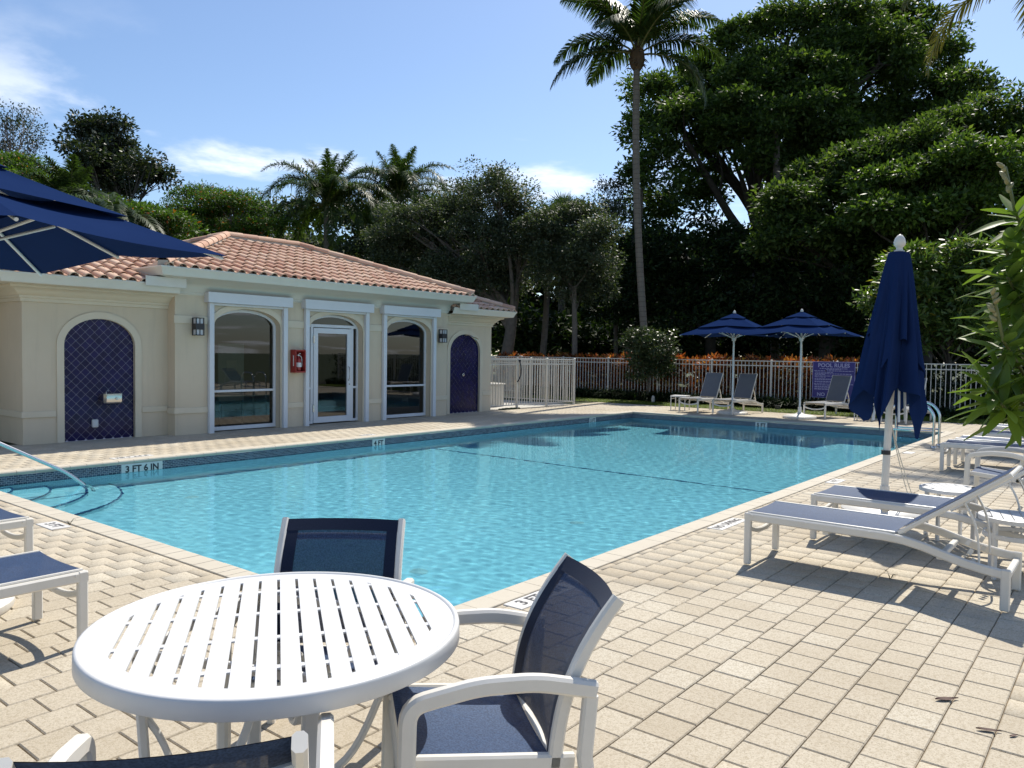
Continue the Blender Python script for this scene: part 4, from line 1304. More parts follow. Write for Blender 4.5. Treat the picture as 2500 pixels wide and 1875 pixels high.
# closed umbrella near the right loungers
def closed_umbrella():
    t = thing('closed_umbrella', 'closed navy umbrella on a white pole beside the right loungers', 'umbrella', (8.69, 2.0, 0))
    lean = Matrix.Rotation(RAD(1.2), 3, 'X') @ Matrix.Rotation(RAD(.6), 3, 'Y')
    base_disc(MB(), .40).build('base', MATS['white_metal'], t)
    MB().tube([(0, 0, .28), lean @ Vector((0, 0, 2.70))], .036, 16).build('pole', MATS['white_metal'], t)
    MB().lathe([(.037, 0), (.045, .002), (.045, .045), (.037, .047)], (0, 0, .62), 16).build('collar', MATS['black_plastic'], t)
    f = finial(MB(), 2.68, 1.1); f.v = [tuple(lean @ Vector(p)) for p in f.v]; f.build('finial', MATS['white_metal'], t)
    rs = np.random.default_rng(4)
    # hanging cloth: long folds that open downwards, a pointed uneven hem
    NA, NZ = 144, 40
    def cloth(z1, z0a, amp, r0, r1, seed, hem):
        G = []; rr = np.random.default_rng(seed)
        ph = rr.uniform(0, 6.28, 4)
        for i in range(NZ + 1):
            e = i / NZ; row = []
            for j in range(NA + 1):
                a = 2 * PI * j / NA
                w8 = math.sin(8 * a + ph[0] + .8 * math.sin(a * 2 + ph[3]) + .5 * math.sin(4 * e + a)); w13 = math.sin(15 * a + ph[1] + 2.2 * e)
                fold = .62 * math.copysign(abs(w8) ** .6, w8) + .26 * math.copysign(abs(w13) ** .7, w13) + .22 * math.sin(5 * a + ph[2] + e)
                hz = z0a + hem * abs(math.sin(2 * a + .3)) ** .8 + .03 * math.sin(9 * a + ph[1]) + .04 * math.sin(a)
                z = z1 + (hz - z1) * e
                w = (e ** .72)
                r = r0 + (r1 - r0) * w + amp * fold * (.18 + .82 * w) * w
                r *= 1 - .16 * (abs(math.sin(2 * a + .3)) - .6) * e
                row.append(tuple(lean @ Vector((r * math.cos(a), r * math.sin(a), z))))
            G.append(row)
        mb = MB().grid(G, True)
        mb.add([tuple(lean @ Vector((r0 * math.cos(2 * PI * j / 24), r0 * math.sin(2 * PI * j / 24), z1))) for j in range(24)] + [tuple(lean @ Vector((0, 0, z1 + .02)))], [(j, (j + 1) % 24, 24) for j in range(24)])
        return mb
    cloth(2.67, .84, .125, .08, .275, 3, .50).build('canopy', MATS['canvas_navy'], t, 50)
    cloth(2.685, 1.45, .075, .095, .23, 8, .35).build('upper_vent', MATS['canvas_navy'], t, 50)
    for k in range(4):
        a = PI / 2 * k + .75
        MB().tube([lean @ Vector((.05 * math.cos(a), .05 * math.sin(a), 2.5)), lean @ Vector((.17 * math.cos(a), .17 * math.sin(a), .97))], .012, 8).build('rib', MATS['aluminium'], t)
    mb = MB(); mb.tube(bez((.04, -.02, 1.0), (.07, -.08, .7), (.13, -.18, .35), (.17, -.25, .13), 10), .005, 6); mb.tube(bez((.04, -.02, 1.0), (.07, -.07, .7), (.10, -.15, .35), (.13, -.22, .13), 10), .005, 6)
    mb.build('pull_cord', MATS['rope'], t)
closed_umbrella()

# ------------------------------------------------------------------ loungers: x from foot to head, origin under the foot end
def make_lounger(name, label, back_deg, group, cloth='sling'):
    t = thing(name, label, 'lounger', (0, 0, 0), 0, group)
    W = .30; wm = MATS['white_metal']; zt = .375
    path = [(.0, 0, zt), (1.0, 0, zt), (1.12, 0, zt - .008), (1.24, 0, zt - .032), (1.36, 0, zt - .068), (1.48, 0, zt - .10), (1.60, 0, zt - .122), (1.735, 0, zt - .138)]
    for s in (-1, 1):
        MB().bar([(x, s * W, z) for x, _, z in path], .036, .058, b=.008).build('side_rail', wm, t)
    for s in (-1, 1):
        MB().box(.0, .05, s * W - .0195, s * W + .0195, 0.008, zt + .031, .007).build('leg', wm, t)
        MB().box(1.69, 1.745, s * W - .0195, s * W + .0195, 0.008, zt - .10, .007).build('leg', wm, t)
    MB().bar(bez((.025, -W, .30), (.025, -.16, .215), (.025, .16, .215), (.025, W, .30), 14), .028, .036, (0, 0, 1), .006).build('front_brace', wm, t)
    for x, z in ((.6, zt - .035), (1.34, zt - .085), (1.715, zt - .16)):
        MB().bar([(x, -W, z), (x, W, z)], .04, .035, b=.006).build('cross_bar', wm, t)
    for s in (-1, 1):
        mb = MB().tube([(.02, s * (W - .012), zt + .034), (1.06, s * (W - .012), zt + .034)], .009, 8)
        for x in (.06, .46, .9): mb.tube([(x, s * (W + .018), zt + .012), (x, s * (W + .023), zt + .012)], .010, 8)
        mb.build('sling_track', wm, t)
    G = []
    for i in range(17):
        x = .015 + 1.05 * i / 16; row = []
        for j in range(9):
            u = -1 + 2 * j / 8
            row.append((x - .012 * (1 - u * u) * (1 if i == 16 else -1 if i == 0 else 0), u * (W - .012), zt + .036 - .010 * (1 - u * u) * (.4 + .6 * math.sin(PI * i / 16))))
        G.append(row)
    MB().grid(G, True).build('seat_sling', MATS[cloth], t, 60)
    # backrest hinged at x = 1.08
    a = RAD(back_deg); L = .80; hx, hz = 1.08, zt + .03
    def bp(s, y, o=0): return (hx + s * math.cos(a) - o * math.sin(a), y, hz + s * math.sin(a) + o * math.cos(a))
    fr = MB()
    for s in (-1, 1): fr.bar([bp(0, s * (W - .035)), bp(L, s * (W - .035))], .026, .030, (-math.sin(a), 0, math.cos(a)), .006)
    fr.bar([bp(L - .015, -W + .04), bp(L - .015, W - .04)], .026, .03, b=.006); fr.bar([bp(.03, -W + .04, -.008), bp(.03, W - .04, -.008)], .022, .02, b=.005)
    back = fr.build('back_frame', wm, t)
    G = []
    for i in range(13):
        s = .02 + (L - .03) * i / 12
        G.append([bp(s, u * (W - .04), .021 - .012 * (1 - u * u) * math.sin(PI * i / 12)) for u in np.linspace(-1, 1, 9)])
    MB().grid(G, True).build('back_sling', MATS[cloth], t, 60)
    # ratchet struts
    for s in (-1, 1):
        y = s * (W - .065); p0 = Vector(bp(.46, y, -.02)); p1 = Vector((1.56, y, zt - .12))
        if back_deg > 50: p1 = Vector((1.44, y, zt - .09)); p0 = Vector(bp(.36, y, -.02))
        mid = p0.lerp(p1, .45) + Vector((.045, 0, .03))
        pts = bez(p0, p0.lerp(mid, .7), mid, p1, 12)
        mb = MB().bar(pts, .012, .030, (0, 1, 0), .003)
        mb.v = mb.v
        d = (p1 - p0).normalized(); nn = Vector((-d.z, 0, d.x))
        for k in range(3):                        # notches of the rack
            c = p0.lerp(p1, .62 + .15 * k) + nn * -.030
            mb.obox(c, (.022, .006, .014), Matrix.Rotation(-math.atan2(d.z, d.x) + .7, 3, 'Y'), .003)
        mb.build('back_strut', wm, t)
    return t
LOW = make_lounger('lounger', 'white lounger with blue sling nearest the camera on the right deck', 36, 'loungers along the right deck')
LOW.location = (6.13, 2.33, 0); LOW.rotation_euler = (0, 0, -PI / 2)
dup(LOW, (7.33, 2.21, 0), -PI / 2 - .01, 'second lounger from the camera on the right deck, under the closed umbrella shadow')
GR = 'loungers along the right deck'
dup(LOW, (12.98, 2.20, 0), -PI / 2 + .02, 'third lounger along the right deck, beyond the armchair')
dup(LOW, (13.86, 2.16, 0), -PI / 2 - .015, 'fourth lounger along the right deck, close beside the third')
dup(LOW, (15.32, 2.10, 0), -PI / 2 + .01, 'fifth lounger along the right deck, behind the leafy shrub')
dup(LOW, (16.95, 2.05, 0), -PI / 2, 'farthest lounger of the right deck row')
dup(LOW, (1.85, 4.68, 0), PI, 'navy lounger foot end at the left edge, nearer the round table', 'loungers on the left deck')
dup(LOW, (2.17, 6.31, 0), PI + .02, 'navy lounger foot end at the left edge, nearer the pool steps', 'loungers on the left deck')
HIGH = make_lounger('lounger', 'grey sling lounger at the far deck beside the small square table', 64, 'loungers at the far deck', 'sling_grey')
HIGH.location = (20.5, 9.95, 0); HIGH.rotation_euler = (0, 0, RAD(-6))
dup(HIGH, (20.6, 8.98, 0), RAD(-7), 'grey sling lounger at the far deck behind the left open umbrella pole')
dup(HIGH, (21.35, 6.72, 0), RAD(-12), 'grey sling lounger at the far deck in front of the rules sign')
dup(HIGH, (21.1, 4.72, 0), RAD(-8), 'grey sling lounger at the far deck hidden behind the closed umbrella')

# ------------------------------------------------------------------ side tables
def make_side_table(name, label, r=.25, h=.46):
    t = thing(name, label, 'table', (0, 0, 0), 0, 'round slatted side tables')
    wm = MATS['table_white']
    mb = MB(); n = 7; pitch = 2 * (r - .02) / n
    for i in range(n):
        y0 = -(r - .02) + i * pitch + .003; y1 = y0 + pitch - .006
        ym = max(abs(y0), abs(y1)); x = math.sqrt(max(1e-4, (r - .012) ** 2 - ym * ym))
        mb.box(-x, x, y0, y1, h - .012, h - .004)
    mb.build('slat_top', wm, t, 0)
    MB().lathe([(r - .02, h - .03), (r - .02, h - .001), (r - .012, h + .001), (r, h - .004), (r, h - .034), (r - .02, h - .036), (r - .02, h - .03)], (0, 0, 0), 40).build('rim', wm, t)
    MB().lathe([(r - .035, .30), (r - .03, .305), (r - .03, .332), (r - .035, .336), (r - .05, .33), (r - .05, .305), (r - .035, .30)], (0, 0, 0), 36).build('lower_ring', wm, t)
    for k in range(4):
        a = PI / 4 + PI / 2 * k
        MB().box(-.018, .018, -.012, .012, 0, h - .03, .004).xform(Matrix.Translation((math.cos(a) * (r - .045), math.sin(a) * (r - .045), 0)) @ Matrix.Rotation(a, 4, 'Z')).build('leg', wm, t)
    return t
ST = make_side_table('side_table', 'round white slatted side table beside the closed umbrella pole')
ST.location = (7.93, 1.28, 0); ST.rotation_euler = (0, 0, .5)
dup(ST, (6.82, .66, 0), .2, 'round white slatted side table beside the nearest lounger backrest')
t = thing('ashtray', 'small dark cup standing on the round side table', 'cup', (7.88, 1.09, .4615))
MB().lathe([(0, 0), (.018, 0), (.02, .03), (.017, .03), (.015, .006), (0, .006)], (0, 0, 0), 14).build('cup', MATS['black_plastic'], t)
def square_table(name, label, loc, rz):
    t = thing(name, label, 'table', loc, rz, 'small square tables at the far deck')
    wm = MATS['table_white']
    for i in range(5): MB().box(-.22, .22, -.21 + i * .086, -.14 + i * .086, .42, .435, .002).build('slat', wm, t)
    mb = MB()
    for s in (-1, 1): mb.box(-.23, .23, s * .222 - .01, s * .222 + .01, .395, .437, .003); mb.box(s * .232 - .01, s * .232 + .01, -.211, .211, .395, .437, .003); mb.box(-.20, .20, s * .21 - .008, s * .21 + .008, .33, .345)
    mb.build('frame', wm, t)
    for sx in (-1, 1):
        for sy in (-1, 1): MB().box(sx * .215 - .012, sx * .215 + .012, sy * .212 - .012, sy * .212 + .012, 0, .395, .003).build('leg', wm, t)
square_table('square_side_table', 'small square white table left of the far loungers', (21.35, 10.62, 0), .15)
square_table('square_side_table', 'small square white table right of the sign lounger', (21.75, 5.55, 0), .1)

# ------------------------------------------------------------------ chairs: x forward, origin under the seat
def make_chair(name, label, group):
    t = thing(name, label, 'chair', (0, 0, 0), 0, group)
    wm = MATS['white_metal']; W = .295
    for s in (-1, 1):
        y = s * W
        MB().bar(poly_path([(.262, y, .0), (.250, y, .612), (.05, y, .652), (-.12, y, .652), (-.30, y, .615)], .05, 5), .040, .050, (0, 0, 1), .009).build('arm', wm, t)
        MB().bar([(-.285, y, .60), (-.27, y, .42), (-.33, y, .0)], .032, .045, (1, 0, 0), .007).build('rear_leg', wm, t)
        ys = s * (W - .045)
        MB().bar([(.245, ys, .425), (.0, ys, .405), (-.25, ys, .385)], .030, .045, b=.007).build('seat_rail', wm, t)
        MB().bar(bez((-.19, ys, .375), (-.205, ys, .52), (-.215, ys, .66), (-.385, ys, .868), 12), .030, .042, (1, 0, 0), .008).build('back_post', wm, t)
        MB().tube([(.252, ys, .40), (.252, y, .40)], .012, 8).build('spacer', wm, t)
    for x, z in ((.235, .405), (-.2, .37)): MB().bar([(x, -W + .05, z), (x, W - .05, z)], .025, .025, b=.005).build('cross_bar', wm, t)
    MB().bar(bez((-.35, -W + .05, .80), (-.41, -.12, .795), (-.41, .12, .795), (-.35, W - .05, .80), 10), .022, .026, b=.005).build('back_bar', wm, t)
    w = W - .058
    G = []
    for i in range(13):
        x = .25 - .43 * i / 12; z = .445 - .045 * i / 12
        if i == 0: x += .004
        G.append([(x, u * w, z - .012 * (1 - u * u) - .012 * (.0 if i else 1)) for u in np.linspace(-1, 1, 9)])
    MB().grid(G).build('seat_sling', MATS['sling'], t, 60)
    G = []; path = bez((-.175, 0, .395), (-.19, 0, .54), (-.20, 0, .66), (-.372, 0, .872), 14)
    for p in path:
        G.append([(p.x - .03 * (1 - u * u), u * w, p.z) for u in np.linspace(-1, 1, 11)])
    MB().grid(G).build('back_sling', MATS['sling_back'], t, 60)
    G2 = [[(p[0] + .002, p[1], p[2] + .001) for p in r] for r in G[-2:]]
    MB().grid(G2).build('top_hem', MATS['sling_edge'], t, 60)
    for s in (-1, 1):
        MB().grid([[(r[k][0] + .0015, r[k][1], r[k][2]) for k in ((0, 1) if s < 0 else (9, 10))] for r in G]).build('side_hem', MATS['sling_edge'], t, 60)
    return t
def facing(fx, fy): return math.atan2(fy, fx)
CH = make_chair('dining_chair', 'white armchair with navy sling right of the round table', 'chairs round the big table')
CH.location = (1.89, 1.635, 0); CH.rotation_euler = (0, 0, facing(-.78, .62))
dup(CH, (1.90, 2.43, 0), facing(-.773, -.634), 'chair with navy back between the round table and the pool')
dup(CH, (.93, 1.66, 0), facing(.62, .78), 'chair in front of the round table, only its top edge in view')
dup(CH, (9.62, 1.10, 0), facing(.02, 1), 'white armchair with navy sling between loungers on the right deck', 'chairs on the right deck')

# ------------------------------------------------------------------ the big round table
t = thing('round_table', 'large round white slatted metal table in the foreground', 'table', (1.50, 2.15, 0), math.atan2(.82, .57))
R_, H_ = .585, .72; tw = MATS['table_white']
NS = 16; pit = 2 * (R_ - .055) / NS; slot = .0105
mb = None
for i in range(NS):
    y0 = -(R_ - .055) + i * pit + slot / 2; y1 = y0 + pit - slot
    if i == 0: y0 -= .03
    if i == NS - 1: y1 += .03
    n = 6; v = []; 
    ys = [y0 + (y1 - y0) * k / n for k in range(n + 1)]
    for y in ys:
        x = math.sqrt(max(1e-5, (R_ - .018) ** 2 - y * y)); v += [(-x, y, H_ - .003), (x, y, H_ - .003), (-x, y, H_ - .011), (x, y, H_ - .011)]
    f = []
    for k in range(n):
        a = 4 * k; b = a + 4
        f += [(a, a + 1, b + 1, b), (a + 3, a + 2, b + 2, b + 3)]
    f += [(0, 2, 3, 1), (4 * n, 4 * n + 1, 4 * n + 3, 4 * n + 2)]
    MB().add(v, f).build('slat', tw, t, 0)
# slot ends: a flat ring inside the rim, and bridges between slats
mb = MB(); n = 72
G = [[(r * math.cos(2 * PI * j / n), r * math.sin(2 * PI * j / n), z) for r, z in ((R_ - .085, H_ - .0105), (R_ - .085, H_ - .0028), (R_ - .016, H_ - .0028))] for j in range(n + 1)]
mb.grid(G, True); mb.build('inner_ring', tw, t)
mb = MB()
for x in (-.36, -.12, .12, .36):
    yy = math.sqrt((R_ - .05) ** 2 - x * x); mb.box(x - .012, x + .012, -yy, yy, H_ - .010, H_ - .0045)
mb.build('bridge_strip', tw, t, 0)
rim = [(R_ - .020, H_ - .004), (R_ - .016, H_ + .002), (R_ - .009, H_ + .0035), (R_ - .002, H_), (R_, H_ - .007), (R_ + .001, H_ - .050), (R_ - .004, H_ - .055), (R_ - .014, H_ - .053), (R_ - .016, H_ - .012), (R_ - .020, H_ - .012), (R_ - .020, H_ - .004)]
MB().lathe(rim, (0, 0, 0), 96).build('rim', tw, t, 50)
MB().lathe([(.033, .02), (.046, .02), (.046, .068), (.033, .068), (.033, .02)], (0, 0, H_ - .15), 24).build('umbrella_collar', tw, t)
off = RAD(12)
for k in range(4):
    a = off + PI / 2 * k; c_, s_ = math.cos(a), math.sin(a)
    def rp(r, z, b=0): return (c_ * r - s_ * b, s_ * r + c_ * b, z)
    MB().bar([rp(R_ - .17, H_ - .045), rp(R_ - .19, .35), rp(R_ - .15, .004)], .030, .048, (-s_, c_, 0), .007).build('leg', tw, t)
    MB().bar(bez(rp(R_ - .19, H_ - .07), rp(.34, H_ - .08), rp(.30, H_ - .30), rp(.16, H_ - .20), 10) + bez(rp(.16, H_ - .20), rp(.09, H_ - .16), rp(.06, H_ - .10), rp(.045, H_ - .10), 6)[1:], .018, .034, (-s_, c_, 0), .005).build('curved_brace', tw, t)
    a2 = a + PI / 4
    MB().bar([(math.cos(a) * .42, math.sin(a) * .42, H_ - .03), (math.cos(a + PI / 2) * .42, math.sin(a + PI / 2) * .42, H_ - .03)], .018, .03, b=.004).build('under_bar', tw, t)
    # splayed lower stretchers
    MB().bar(bez(rp(R_ - .18, .50), rp(.32, .42), rp(.30, .2), (math.cos(a2) * .30, math.sin(a2) * .30, .06), 10), .018, .03, (-s_, c_, 0), .004).build('stretcher', tw, t)

# path light on the lawn, litter on the deck
t = thing('path_light', 'small grey garden spotlight on the lawn strip', 'lamp', (23.7, 8.55, 0))
MB().lathe([(0, .0), (.07, 0), (.08, .03), (.085, .14), (.075, .15), (.07, .13), (0, .12)], (0, 0, 0), 18).build('housing', MATS['bark_grey'], t)
t = thing('path_light', 'small pale garden lamp among the strappy plants', 'lamp', (23.9, 12.9, 0))
MB().lathe([(0, .0), (.06, 0), (.06, .12), (.05, .2), (.03, .24), (0, .25)], (0, 0, 0), 18).build('housing', MATS['concrete'], t)
def dead_leaf(loc, rz, L, label):
    G = []
    for i in range(9):
        u = i / 8; w = .13 * L * math.sin(PI * u ** .8) + .001
        G.append([(L * (u - .5), k * w, .003 + .02 * L * (1 - math.sin(PI * u)) + .05 * L * abs(k) * (1 - .3 * u)) for k in (-1, 0, 1)])
    o = MB().grid(G, True).build('fallen_leaf', MATS['dead_leaf'])
    o.location = loc; o.rotation_euler = (0, 0, rz)
    tag(o, label, 'leaf', 'leaves fallen on the deck')
dead_leaf((4.13, .65, .002), -.75, .12, 'thin brown fallen leaf upper of those on the deck')
dead_leaf((3.90, .45, .002), -1.15, .10, 'curled brown fallen leaf in the lower right corner of the deck')
dead_leaf((3.915, .36, .002), -.55, .05, 'smallest brown leaf scrap at the lower right edge')
o = MB().tube([(0, 0, .004), (.04, .01, .008), (.11, .03, .004)], .0025, 5).build('twig', MATS['dead_leaf']); o.location = (3.02, .83, .002)
tag(o, 'tiny twig lying on the pavers at lower right', 'twig')
